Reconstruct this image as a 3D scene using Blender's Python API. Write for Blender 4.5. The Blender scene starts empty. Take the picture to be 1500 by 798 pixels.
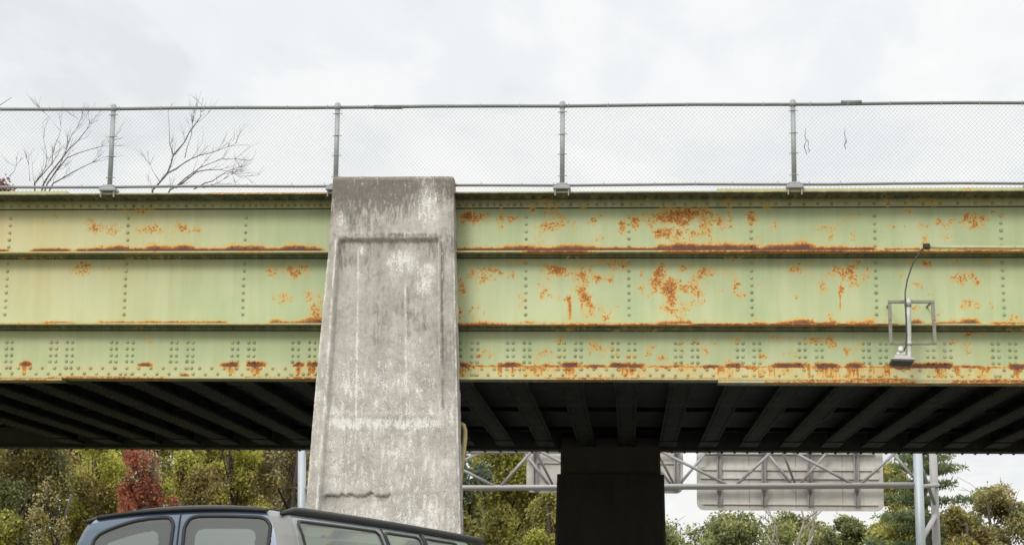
import bpy, bmesh, math, random
import numpy as np
from mathutils import Vector, Matrix

S = bpy.context.scene
COL = S.collection
rng = np.random.default_rng(7)
random.seed(7)
PI = math.pi

# ------------------------------------------------------------------ camera
F, PITCH, YAW, ROLL, CAMZ = 2700.0, math.atan(.18), math.radians(3.67), .0104, 1.2
cam_d = bpy.data.cameras.new('camera')
cam = bpy.data.objects.new('camera', cam_d)
COL.objects.link(cam)
cam_d.sensor_width = 36
cam_d.lens = F / 1500 * 36
cam_d.clip_end = 5000
CM = Matrix.Rotation(YAW, 4, 'Z') @ Matrix.Rotation(PI / 2 + PITCH, 4, 'X') @ Matrix.Rotation(ROLL, 4, 'Z')
CM.translation = (0, 0, CAMZ)
cam.matrix_world = CM
S.camera = cam
R3 = np.array(CM.to_3x3())


def at(x, y, Y):
    """survey helper: the point on the plane at depth Y seen at photo position x, y"""
    d = R3 @ np.array([(x - 750) / F, -(y - 399) / F, -1.0])
    p = d * (Y / d[1])
    return Vector((p[0], p[1], p[2] + CAMZ))


def proj(P):
    P = np.asarray(P, float)
    q = (P - np.array([0, 0, CAMZ])) @ R3
    return 750 + F * q[..., 0] / -q[..., 2], 399 - F * q[..., 1] / -q[..., 2]


# ------------------------------------------------------------------ numpy noise
def _hash(ix, iy, seed):
    h = (ix.astype(np.int64) * 374761393 + iy.astype(np.int64) * 668265263 + seed * 1442695041) & 0x7fffffff
    h = ((h ^ (h >> 13)) * 1274126177) & 0x7fffffff
    return ((h ^ (h >> 16)) & 0xffff) / 65535.0


def vnoise(x, y, seed=0):
    x = np.asarray(x, float); y = np.asarray(y, float)
    ix, iy = np.floor(x), np.floor(y)
    fx, fy = x - ix, y - iy
    fx = fx * fx * (3 - 2 * fx); fy = fy * fy * (3 - 2 * fy)
    a, b = _hash(ix, iy, seed), _hash(ix + 1, iy, seed)
    c, d = _hash(ix, iy + 1, seed), _hash(ix + 1, iy + 1, seed)
    return (a * (1 - fx) + b * fx) * (1 - fy) + (c * (1 - fx) + d * fx) * fy


def fbm(x, y, seed=0, o=4):
    s = 0; a = .5; t = 0
    for i in range(o):
        s = s + a * vnoise(x * 2 ** i, y * 2 ** i, seed + i * 17); t += a; a *= .5
    return s / t


def sstep(a, b, x):
    t = np.clip((x - a) / (b - a), 0, 1)
    return t * t * (3 - 2 * t)


# ------------------------------------------------------------------ mesh builder
class MB:
    def __init__(s):
        s.v = []; s.f = []; s.riv = []

    def add(s, vs, fs):
        n = len(s.v)
        s.v += [tuple(p) for p in vs]
        s.f += [tuple(i + n for i in f) for f in fs]
        return n

    def box(s, c, d, m=None, bev=0.0):
        hx, hy, hz = d[0] / 2, d[1] / 2, d[2] / 2
        if bev:
            b = min(bev, hx * .9, hy * .9, hz * .9)
            bm = bmesh.new(); bmesh.ops.create_cube(bm, size=1)
            for v in bm.verts: v.co = Vector((v.co.x * d[0], v.co.y * d[1], v.co.z * d[2]))
            bmesh.ops.bevel(bm, geom=bm.edges[:], offset=b, segments=2, affect='EDGES', profile=.5)
            bm.verts.index_update()
            vs = [v.co.copy() for v in bm.verts]; fs = [[v.index for v in f.verts] for f in bm.faces]
            bm.free()
        else:
            vs = [Vector((x * hx, y * hy, z * hz)) for x in (-1, 1) for y in (-1, 1) for z in (-1, 1)]
            fs = [(0, 1, 3, 2), (4, 6, 7, 5), (0, 4, 5, 1), (2, 3, 7, 6), (0, 2, 6, 4), (1, 5, 7, 3)]
        c = Vector(c)
        vs = [(m @ p if m else p) + c for p in vs]
        s.add(vs, fs)

    def tube(s, pts, r, n=8, cap=True):
        pts = [Vector(p) for p in pts]
        rs = r if isinstance(r, (list, tuple)) else [r] * len(pts)
        rings = []
        up = None
        for i, p in enumerate(pts):
            t = (pts[min(i + 1, len(pts) - 1)] - pts[max(i - 1, 0)])
            if t.length < 1e-9: t = Vector((0, 0, 1))
            t.normalize()
            if up is None:
                up = Vector((0, 0, 1)) if abs(t.z) < .9 else Vector((1, 0, 0))
            a = t.cross(up)
            if a.length < 1e-5: a = t.cross(Vector((0, 1, 0)))
            a.normalize(); b = a.cross(t).normalized(); up = b
            rings.append([p + (a * math.cos(k * 2 * PI / n) + b * math.sin(k * 2 * PI / n)) * rs[i] for k in range(n)])
        vs = [q for rg in rings for q in rg]; fs = []
        for i in range(len(pts) - 1):
            for k in range(n):
                k2 = (k + 1) % n
                fs.append((i * n + k, i * n + k2, (i + 1) * n + k2, (i + 1) * n + k))
        if cap:
            fs.append(tuple(range(n))[::-1]); fs.append(tuple((len(pts) - 1) * n + k for k in range(n)))
        s.add(vs, fs)

    def dome(s, c, r, h, axis='-y', n=10):
        c = Vector(c)
        vs = []; fs = []
        for (rr, hh) in ((1.0, 0), (.92, .45), (.6, .85)):
            for k in range(n):
                a = 2 * PI * k / n
                vs.append((rr * r * math.cos(a), rr * r * math.sin(a), hh * h))
        vs.append((0, 0, h))
        for i in range(2):
            for k in range(n):
                k2 = (k + 1) % n
                fs.append((i * n + k, i * n + k2, (i + 1) * n + k2, (i + 1) * n + k))
        for k in range(n): fs.append((2 * n + k, 2 * n + (k + 1) % n, 3 * n))
        if axis == '-y': vs = [c + Vector((x, -z, y)) for x, y, z in vs]
        elif axis == '-z': vs = [c + Vector((x, -y, -z)) for x, y, z in vs]
        else: vs = [c + Vector((x, y, z)) for x, y, z in vs]
        s.add(vs, fs)

    def build(s, name, mat, parent=None, smooth=False, attrs=None):
        me = bpy.data.meshes.new(name)
        me.from_pydata(s.v, [], s.f)
        me.update()
        return link(name, me, mat, parent, smooth, attrs)


def link(name, me, mat, parent=None, smooth=False, attrs=None):
    mats = mat if isinstance(mat, (list, tuple)) else [mat]
    for m in mats: me.materials.append(m)
    if smooth: me.shade_smooth()
    if attrs:
        for k, a in attrs.items():
            at_ = me.attributes.new(k, 'FLOAT', 'POINT')
            at_.data.foreach_set('value', np.asarray(a, np.float32))
    o = bpy.data.objects.new(name, me)
    COL.objects.link(o)
    if parent is not None:
        o.parent = parent
        o.matrix_parent_inverse = parent.matrix_world.inverted()
    return o


def tag(o, label=None, cat=None, group=None, kind=None):
    if label: o['label'] = label
    if cat: o['category'] = cat
    if group: o['group'] = group
    if kind: o['kind'] = kind
    return o


def empty(name, loc=(0, 0, 0), label=None, cat=None, group=None, M=None):
    o = bpy.data.objects.new(name, None)
    o.empty_display_size = .2
    COL.objects.link(o)
    mw = M if M is not None else Matrix.Translation(Vector(loc))
    o.matrix_basis = mw
    o.matrix_world = mw
    return tag(o, label, cat, group)


# ------------------------------------------------------------------ materials
def newmat(name):
    m = bpy.data.materials.new(name); m.use_nodes = True
    nt = m.node_tree; nt.nodes.clear()
    out = nt.nodes.new('ShaderNodeOutputMaterial')
    return m, nt, out


class G:
    """tiny node graph helper"""
    def __init__(s, nt): s.nt = nt

    def n(s, t, **k):
        nd = s.nt.nodes.new(t)
        for a, v in k.items():
            if a.startswith('i_'):
                continue
            setattr(nd, a, v)
        return nd

    def set(s, sock, v):
        if hasattr(v, 'is_linked') or isinstance(v, bpy.types.NodeSocket): s.nt.links.new(v, sock)
        else: sock.default_value = v

    def math(s, op, a, b=0.0, c=None, clamp=False):
        nd = s.n('ShaderNodeMath', operation=op, use_clamp=clamp)
        s.set(nd.inputs[0], a); s.set(nd.inputs[1], b)
        if c is not None: s.set(nd.inputs[2], c)
        return nd.outputs[0]

    def mix(s, f, a, b, typ='MIX'):
        nd = s.n('ShaderNodeMix', data_type='RGBA', blend_type=typ)
        s.set(nd.inputs[0], f); s.set(nd.inputs[6], a); s.set(nd.inputs[7], b)
        return nd.outputs[2]

    def noise(s, vec, scale, detail=4, rough=.55, dist=0.0):
        nd = s.n('ShaderNodeTexNoise')
        if vec is not None: s.nt.links.new(vec, nd.inputs['Vector'])
        nd.inputs['Scale'].default_value = scale; nd.inputs['Detail'].default_value = detail
        nd.inputs['Roughness'].default_value = rough; nd.inputs['Distortion'].default_value = dist
        return nd.outputs[0]

    def ramp(s, f, stops, interp='LINEAR'):
        nd = s.n('ShaderNodeValToRGB')
        cr = nd.color_ramp; cr.interpolation = interp
        while len(cr.elements) > 1: cr.elements.remove(cr.elements[-1])
        for i, (p, c) in enumerate(stops):
            if not isinstance(c, (tuple, list)): c = (c, c, c)
            e = cr.elements[0] if i == 0 else cr.elements.new(p)
            e.position = p; e.color = (*c, 1)
        s.set(nd.inputs[0], f)
        return nd.outputs[0]

    def map(s, vec, scale=(1, 1, 1), loc=(0, 0, 0)):
        nd = s.n('ShaderNodeMapping')
        s.nt.links.new(vec, nd.inputs[0]); nd.inputs[1].default_value = loc; nd.inputs[3].default_value = scale
        return nd.outputs[0]

    def attr(s, name):
        nd = s.n('ShaderNodeAttribute', attribute_name=name); return nd.outputs['Fac']

    def obj(s): return s.n('ShaderNodeTexCoord').outputs['Object']

    def bump(s, h, strength=.3, dist=.01):
        nd = s.n('ShaderNodeBump'); nd.inputs['Strength'].default_value = strength; nd.inputs['Distance'].default_value = dist
        s.nt.links.new(h, nd.inputs['Height']); return nd.outputs[0]

    def bsdf(s, out, col, rough=.6, metal=0.0, normal=None, spec=.5):
        p = s.n('ShaderNodeBsdfPrincipled')
        s.set(p.inputs['Base Color'], col if not isinstance(col, tuple) else (*col, 1)); s.set(p.inputs['Roughness'], rough)
        s.set(p.inputs['Metallic'], metal); p.inputs['Specular IOR Level'].default_value = spec
        if normal is not None: s.nt.links.new(normal, p.inputs['Normal'])
        if out is not None: s.nt.links.new(p.outputs[0], out.inputs[0])
        return p


def rgb(r, g, b):
    f = lambda c: (c / 255 / 12.92) if c / 255 < .04045 else ((c / 255 + .055) / 1.055) ** 2.4
    return (f(r), f(g), f(b))


def simple(name, col, rough=.5, metal=0.0, var=.15, scale=8.0, spec=.5, bump=.0, detail=5):
    m, nt, out = newmat(name); g = G(nt)
    n = g.noise(g.obj(), scale, detail, .6)
    f = g.math('MULTIPLY_ADD', n, var * 2, 1 - var)
    c = g.mix(1.0, (*col, 1), f, 'MULTIPLY')
    nrm = g.bump(n, bump, .01) if bump else None
    g.bsdf(out, c, rough, metal, nrm, spec)
    return m


def girder_paint():
    m, nt, out = newmat('girder_paint'); g = G(nt)
    o = g.obj()
    A = g.attr('rust'); Yl = g.attr('yellow'); Dk = g.attr('grime_shade')
    n_f = g.noise(o, 30, 5, .62); n_m = g.noise(o, 9, 5, .62); n_c = g.noise(o, 1.3, 4, .55)
    streak = g.noise(g.map(o, (5, 1, .35)), 2.2, 5, .6)
    green = g.mix(g.math('MULTIPLY_ADD', n_c, 2.2, -.6, True), (.385, .465, .265, 1), (.475, .52, .30, 1))
    base = g.mix(Yl, green, (.60, .515, .265, 1))
    # vertical rain streaks, and flat pale patches of newer paint
    base = g.mix(g.math('MULTIPLY_ADD', streak, 1.1, -.36, True), base, g.mix(1.0, base, (.80, .80, .70, 1), 'MULTIPLY'))
    base = g.mix(g.ramp(g.noise(g.map(o, (1.6, 1, .5)), 1.0, 3, .5), [(.52, 0.0), (.62, .32)]), base, (.56, .57, .36, 1))
    # dirt, with shade painted under the flange and ledges
    gm = g.math('MULTIPLY', Dk, g.math('MULTIPLY_ADD', streak, 1.0, .45), clamp=True)
    base = g.mix(gm, base, (.05, .052, .03, 1))
    speck = g.ramp(g.noise(o, 60, 3, .6), [(.66, 0.0), (.74, .55)])
    base = g.mix(g.math('MULTIPLY', speck, g.ramp(n_c, [(.42, .0), (.6, 1.0)])), base, (.22, .15, .05, 1))
    # rust
    k = g.math('ADD', g.math('MULTIPLY_ADD', n_f, 1.7, -.85), g.math('MULTIPLY_ADD', n_m, 1.3, -.65))
    LG = g.attr('ledge')
    mm = g.math('ADD', A, g.math('MULTIPLY', k, g.ramp(A, [(.02, 0.0), (.25, 1.0)])))
    ml = g.math('ADD', LG, g.math('MULTIPLY', g.math('MULTIPLY', k, .48), g.ramp(LG, [(.02, 0.0), (.25, 1.0)])))
    sk = g.noise(g.map(o, (26, 1, 2.2)), 1.0, 5, .62)
    DR = g.attr('drip')
    md = g.math('ADD', DR, g.math('MULTIPLY', g.math('ADD', g.math('MULTIPLY_ADD', sk, 1.4, -.70), g.math('MULTIPLY', k, .35)), g.ramp(DR, [(.02, 0.0), (.2, 1.0)])))
    mm = g.math('MAXIMUM', g.math('MAXIMUM', mm, ml), g.math('MINIMUM', md, .80))
    stain = g.ramp(mm, [(.20, 0.0), (.36, .5), (.46, .9), (.5, 1.0)])
    base = g.mix(stain, base, (.58, .40, .12, 1))
    rustc = g.ramp(mm, [(.47, (.56, .29, .07)), (.62, (.45, .19, .045)), (.82, (.30, .115, .04)), (1.0, (.17, .068, .038))])
    rustc = g.mix(g.ramp(ml, [(.62, 0.0), (.95, .9)]), rustc, (.125, .058, .042, 1))
    rf = g.ramp(mm, [(.47, 0.0), (.515, 1.0)])
    col = g.mix(rf, base, rustc)
    rough = g.math('MULTIPLY_ADD', rf, .35, .5)
    h = g.math('ADD', g.math('MULTIPLY', rf, g.math('MULTIPLY_ADD', n_f, 1.2, .5)), g.math('MULTIPLY', n_m, .15))
    nb = g.bump(h, .35, .006)
    big = g.bump(n_c, .25, .03)
    nt.links.new(big, nb.node.inputs['Normal'])
    g.bsdf(out, col, rough, 0, nb, .4)
    return m


def concrete(name, base, dark, white, use_attr=True):
    m, nt, out = newmat(name); g = G(nt)
    o = g.obj()
    D = g.attr('dark') if use_attr else 0.0
    W = g.attr('white') if use_attr else 0.0
    n1 = g.noise(o, 2.0, 6, .62); n2 = g.noise(o, 19, 7, .74); n3 = g.noise(o, 64, 4, .75); n2v = g.noise(g.map(o, (2.2, 2.2, .55)), 8, 6, .7)
    st = g.noise(g.map(o, (4, 4, .4)), 2.0, 5, .6)
    c = g.mix(g.ramp(n1, [(.35, 0.0), (.65, 1.0)]), (*[b * .82 for b in base], 1), (*[b * 1.12 for b in base], 1))
    c = g.mix(g.ramp(st, [(.45, 0.0), (.7, .45)]), c, (*[b * .66 for b in base], 1))
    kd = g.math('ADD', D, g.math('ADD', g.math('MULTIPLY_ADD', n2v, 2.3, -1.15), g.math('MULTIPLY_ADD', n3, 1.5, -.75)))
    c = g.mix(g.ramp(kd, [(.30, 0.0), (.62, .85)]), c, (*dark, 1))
    kw = g.math('ADD', W, g.math('ADD', g.math('MULTIPLY_ADD', n2v, 1.9, -.95), g.math('ADD', g.math('MULTIPLY_ADD', n1, .6, -.3), g.math('MULTIPLY_ADD', n3, 1.7, -.85))))
    c = g.mix(g.ramp(kw, [(.34, 0.0), (.62, .9)]), c, (*white, 1))
    pits = g.ramp(n3, [(.36, 1.0), (.43, 0.0)])
    c = g.mix(g.math('MULTIPLY', pits, .7), c, (*[b * .45 for b in base], 1))
    h = g.math('SUBTRACT', g.math('ADD', n2, g.math('MULTIPLY', n3, .6)), g.math('MULTIPLY', pits, .8))
    g.bsdf(out, c, .92, 0, g.bump(h, .55, .012), .2)
    return m


def leafmat(name, stops, trans=.58):
    m, nt, out = newmat(name); g = G(nt)
    c = g.ramp(g.attr('tint'), stops)
    d = g.bsdf(None, c, .62, 0, None, .25)
    t = g.n('ShaderNodeBsdfTranslucent'); nt.links.new(c, t.inputs[0])
    mx = g.n('ShaderNodeMixShader'); mx.inputs[0].default_value = trans
    nt.links.new(d.outputs[0], mx.inputs[1]); nt.links.new(t.outputs[0], mx.inputs[2])
    nt.links.new(mx.outputs[0], out.inputs[0])
    return m


def glassmat(name, tint, refl=(.9, .95, .95), rough=.03, ior=1.55, dust=0.0, grey_veil_col=(.42, .46, .44)):  # dust: strength of the grey veil that paints in reflected sky
    m, nt, out = newmat(name); g = G(nt)
    tr = g.n('ShaderNodeBsdfTransparent'); tr.inputs[0].default_value = (*tint, 1)
    gl = g.n('ShaderNodeBsdfGlossy'); gl.inputs[0].default_value = (*refl, 1); gl.inputs[1].default_value = rough
    fr = g.n('ShaderNodeFresnel'); fr.inputs[0].default_value = ior
    mx = g.n('ShaderNodeMixShader')
    if dust:
        df = g.n('ShaderNodeBsdfDiffuse'); df.inputs[0].default_value = (*grey_veil_col, 1)  # even diffuse grey layer, painting reflected sky into the windows
        m2 = g.n('ShaderNodeMixShader'); m2.inputs[0].default_value = dust
        nt.links.new(tr.outputs[0], m2.inputs[1]); nt.links.new(df.outputs[0], m2.inputs[2]); tr = m2
    nt.links.new(fr.outputs[0], mx.inputs[0]); nt.links.new(tr.outputs[0], mx.inputs[1]); nt.links.new(gl.outputs[0], mx.inputs[2])
    nt.links.new(mx.outputs[0], out.inputs[0])
    return m


PAINT = girder_paint()
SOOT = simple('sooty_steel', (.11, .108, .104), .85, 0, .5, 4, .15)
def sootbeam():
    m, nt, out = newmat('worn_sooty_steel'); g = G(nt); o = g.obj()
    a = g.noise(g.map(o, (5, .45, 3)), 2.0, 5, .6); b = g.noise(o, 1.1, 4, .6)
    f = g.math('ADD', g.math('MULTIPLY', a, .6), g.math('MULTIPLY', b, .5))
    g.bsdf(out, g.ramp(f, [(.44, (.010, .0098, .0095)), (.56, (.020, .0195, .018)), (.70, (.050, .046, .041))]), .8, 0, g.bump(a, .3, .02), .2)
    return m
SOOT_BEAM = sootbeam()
CONC = concrete('pillar_concrete', (.475, .442, .395), (.13, .114, .10), (.74, .72, .675))
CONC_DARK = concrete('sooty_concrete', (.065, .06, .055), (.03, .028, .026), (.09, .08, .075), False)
GALV = simple('galvanised_steel', (.27, .28, .28), .5, .15, .22, 14, .5)
RAILM = simple('dull_rail_steel', (.15, .157, .157), .5, .15, .25, 9, .5)
WIRE = simple('fence_wire', (.36, .37, .37), .45, .4, .1, 30)
ALU = simple('weathered_aluminium', (.32, .308, .30), .55, .15, .12, 6)
ALU_DARK = simple('dull_aluminium_tube', (.29, .275, .27), .55, .25, .2, 6)
def signback():
    m, nt, out = newmat('sign_back_sheet'); g = G(nt); o = g.obj()
    st = g.noise(g.map(o, (3.5, 1, .5)), 2.0, 5, .6); sp = g.noise(o, 26, 4, .7); bl = g.noise(o, 1.1, 4, .55)
    c = g.mix(g.ramp(bl, [(.4, 0.0), (.62, 1.0)]), (.50, .475, .44, 1), (.60, .575, .53, 1))
    c = g.mix(g.ramp(st, [(.5, 0.0), (.72, .5)]), c, (.40, .36, .30, 1))
    c = g.mix(g.ramp(sp, [(.66, 0.0), (.72, .6)]), c, (.22, .19, .15, 1))
    g.bsdf(out, c, .55, .1, g.bump(bl, .2, .02), .4)
    return m
SIGNBACK = signback()
BARK = simple('bark', (.085, .07, .06), .9, 0, .4, 9, .2, .4)
BARK_PALE = simple('pale_bark', (.26, .235, .19), .9, 0, .3, 9, .2, .3)
TWIG = simple('bare_twig', (.065, .052, .05), .85, 0, .3, 12, .2)

# ------------------------------------------------------------------ bridge layout (metres)
GY = 27.5           # web plane of the near girder
FARY = 40.0         # web plane of the far girder
XC = -1.75
def zp(py, Y=GY): return at(750, py, Y).z
Z_BOT = zp(553.5, GY - .2)
TF = .44
Z_TOP = zp(280.5, GY - TF)
Z_ANG = zp(306)      # bottom of the top flange angle
SD = .29
Z_S1 = zp(367.0, GY - SD); Z_S1B = zp(379)
Z_S2 = zp(473.2, GY - SD); Z_S2B = zp(485.5)
Z_LA = zp(534)
XS_F = np.concatenate([np.arange(-36, -11.5, .5), np.arange(-11.5, 8.5, .045), np.arange(8.5, 32.1, .5)])


# rust, yellowing, dirt and painted shade as they lie on the plates
SPOTS = [  # cx, cy, rx, ry, strength  (photo survey units, about 1 cm on the plate)
    (152, 334, 28, 10, .40), (130, 324, 10, 5, .35), (222, 334, 18, 6, .46), (268, 333, 10, 8, .52), (290, 333, 7, 6, .4),
    (85, 312, 5, 4, .4), (190, 309, 40, 4, .34), (122, 392, 18, 12, .38), (110, 395, 6, 6, .35), (155, 398, 8, 9, .35),
    (400, 396, 14, 11, .42), (436, 396, 18, 8, .50), (415, 438, 17, 9, .42), (455, 434, 12, 10, .42), (468, 462, 12, 14, .5),
    (308, 392, 6, 4, .3), (218, 500, 8, 5, .3),
    (690, 317, 17, 8, .62), (678, 325, 6, 8, .42), (750, 319, 7, 4, .5), (800, 331, 12, 8, .5), (812, 318, 6, 4, .42), (826, 329, 9, 7, .42),
    (868, 324, 5, 6, .5), (877, 350, 7, 5, .45), (913, 330, 6, 9, .5), (930, 327, 9, 8, .5),
    (985, 318, 30, 10, .66), (1010, 312, 30, 6, .6), (1000, 326, 13, 8, .62), (972, 343, 14, 8, .6), (1036, 326, 12, 14, .5), (1060, 327, 9, 8, .5), (1005, 347, 30, 7, .44),
    (950, 320, 10, 7, .44), (1102, 322, 7, 12, .45), (1058, 330, 8, 6, .4),
    (1240, 315, 3, 3, .5), (1375, 327, 5, 5, .72), (1427, 321, 17, 7, .64), (1425, 330, 9, 6, .55), (1333, 310, 10, 6, .36), (1384, 347, 9, 5, .4), (1354, 352, 5, 8, .5), (1452, 314, 6, 4, .4),
    (680, 425, 6, 10, .50), (702, 402, 14, 9, .44), (724, 396, 4, 14, .4), (670, 405, 5, 12, .42), (700, 447, 4, 9, .42), (671, 457, 7, 8, .74), (748, 402, 8, 6, .34),
    (815, 397, 17, 8, .52), (799, 391, 6, 4, .4), (852, 400, 12, 13, .54), (873, 408, 12, 4, .5), (891, 406, 6, 7, .5), (905, 387, 14, 7, .46), (850, 424, 9, 7, .58), (858, 436, 13, 8, .60), (865, 446, 8, 10, .52), (833, 437, 7, 5, .60), (862, 458, 16, 10, .38),
    (762, 446, 6, 6, .32), (800, 424, 4, 6, .42),
    (968, 400, 10, 10, .60), (962, 416, 10, 10, .56), (980, 420, 12, 12, .60), (985, 436, 10, 9, .54), (1004, 423, 12, 7, .5), (1022, 405, 10, 9, .54), (1035, 400, 10, 8, .5), (1020, 424, 10, 9, .52), (1004, 391, 9, 7, .46), (941, 424, 4, 7, .5), (940, 403, 4, 7, .42), (990, 452, 28, 12, .40), (1020, 442, 14, 8, .36), (1076, 418, 4, 9, .5), (1050, 428, 10, 6, .32),
    (1168, 396, 10, 5, .46), (1170, 387, 9, 4, .42), (1187, 386, 4, 4, .4), (1204, 421, 6, 8, .5), (1235, 399, 15, 8, .58), (1248, 412, 5, 7, .58), (1233, 426, 5, 7, .66), (1210, 405, 4, 4, .4), (1248, 392, 8, 6, .5),
    (1321, 405, 4, 4, .54), (1358, 387, 7, 5, .44), (1395, 413, 8, 6, .42), (1408, 410, 6, 9, .46), (1431, 412, 6, 5, .44), (1423, 404, 5, 5, .4), (1415, 446, 10, 10, .42), (1363, 430, 6, 4, .34), (1428, 448, 8, 5, .36),
    (1145, 494, 22, 6, .32), (1216, 498, 7, 9, .46), (1242, 514, 8, 9, .42), (1260, 508, 6, 8, .36), (1120, 522, 6, 5, .5), (1068, 525, 6, 6, .46), (1424, 487, 12, 4, .6), (1031, 516, 5, 5, .46), (1048, 504, 5, 4, .4), (970, 523, 10, 5, .4), (925, 524, 7, 5, .54),
    (1242, 372, 10, 3, .3), (1258, 382, 8, 5, .34), (1145, 382, 10, 4, .3), (756, 383, 22, 6, .3), (870, 383, 60, 5, .3), (905, 377, 20, 4, .3),
]
DRIPS = [  # x, y0, y1, half width, strength
    (833, 440, 470, 4.5, .62), (866, 446, 460, 4, .5), (852, 446, 458, 3, .46), (1232, 430, 462, 3, .42), (37, 534, 551, 8, .62), (205, 533, 543, 3, .5), (338, 533, 550, 7, .56),
    (375, 533, 551, 11, .6), (437, 533, 550, 6, .56), (458, 533, 550, 9, .52), (677, 532, 552, 10, .50), (731, 533, 552, 6, .50), (755, 534, 548, 14, .36), (835, 533, 552, 16, .40), (920, 533, 552, 18, .50), (942, 533, 550, 6, .46), (1000, 534, 548, 20, .3),
    (1184, 534, 554, 4, .56), (1215, 534, 556, 20, .46), (1300, 535, 556, 14, .44), (1375, 535, 556, 18, .46), (1402, 535, 552, 5, .52), (1490, 535, 556, 12, .44), (1140, 535, 552, 22, .34), (1440, 538, 556, 25, .30), (1250, 538, 556, 20, .34), (1060, 538, 554, 20, .28)]
BANDS = [  # x0, x1, y of the ledge, height, strength : rust sitting on ledges
    (-60, 22, 367, 3, .9), (38, 110, 367, 6, .95), (105, 480, 367, 8.5, 1.0), (640, 760, 367, 5, .9), (690, 960, 367, 7, 1.0), (900, 1090, 367, 10, 1.0), (1050, 1220, 367, 11, 1.0), (1200, 1290, 367, 6, .95), (1285, 1362, 367, 4.5, .8), (1362, 1600, 366, 2.0, .55),
    (-60, 500, 474, 1.3, .55), (52, 120, 473, 3.5, .85), (135, 342, 473, 4.5, .9), (385, 500, 473, 6, .9), (440, 500, 471, 9, .8),
    (660, 960, 473, 1.8, .62), (665, 725, 473, 3, .7), (760, 785, 473, 3.4, .8), (955, 1025, 473, 4.6, .95), (1020, 1100, 474, 1.8, .6), (1090, 1135, 474, 3, .8), (1130, 1235, 474, 6, .95), (1230, 1290, 474, 8, .7), (1325, 1360, 474, 8, .95), (1355, 1445, 474, 6.5, .9), (1440, 1600, 474, 4.5, .85),
    (640, 1700, 535.5, 1.6, .66), (28, 48, 535, 7, .95), (195, 230, 535, 4, .9), (320, 352, 535, 5, .95), (360, 392, 535, 7, 1.0), (428, 446, 535, 5, .95), (448, 480, 535, 5, .9), (265, 280, 551, 3, .8),
    (655, 694, 535, 6, 1.0), (724, 772, 535, 5, .95), (790, 812, 535, 3, .7), (815, 856, 535, 6, 1.0), (860, 888, 535, 4, .9), (886, 950, 535, 6.5, 1.0), (985, 1000, 535, 3, .8), (1020, 1062, 535, 3.4, .9), (1060, 1088, 535, 4.5, .95), (1123, 1186, 535, 6, 1.0), (1186, 1236, 535, 5.5, 1.0), (1236, 1266, 535, 5, .95), (1292, 1402, 535, 6, 1.0), (1400, 1445, 535, 3.4, .85), (1470, 1600, 535, 5, .95)]


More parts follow.
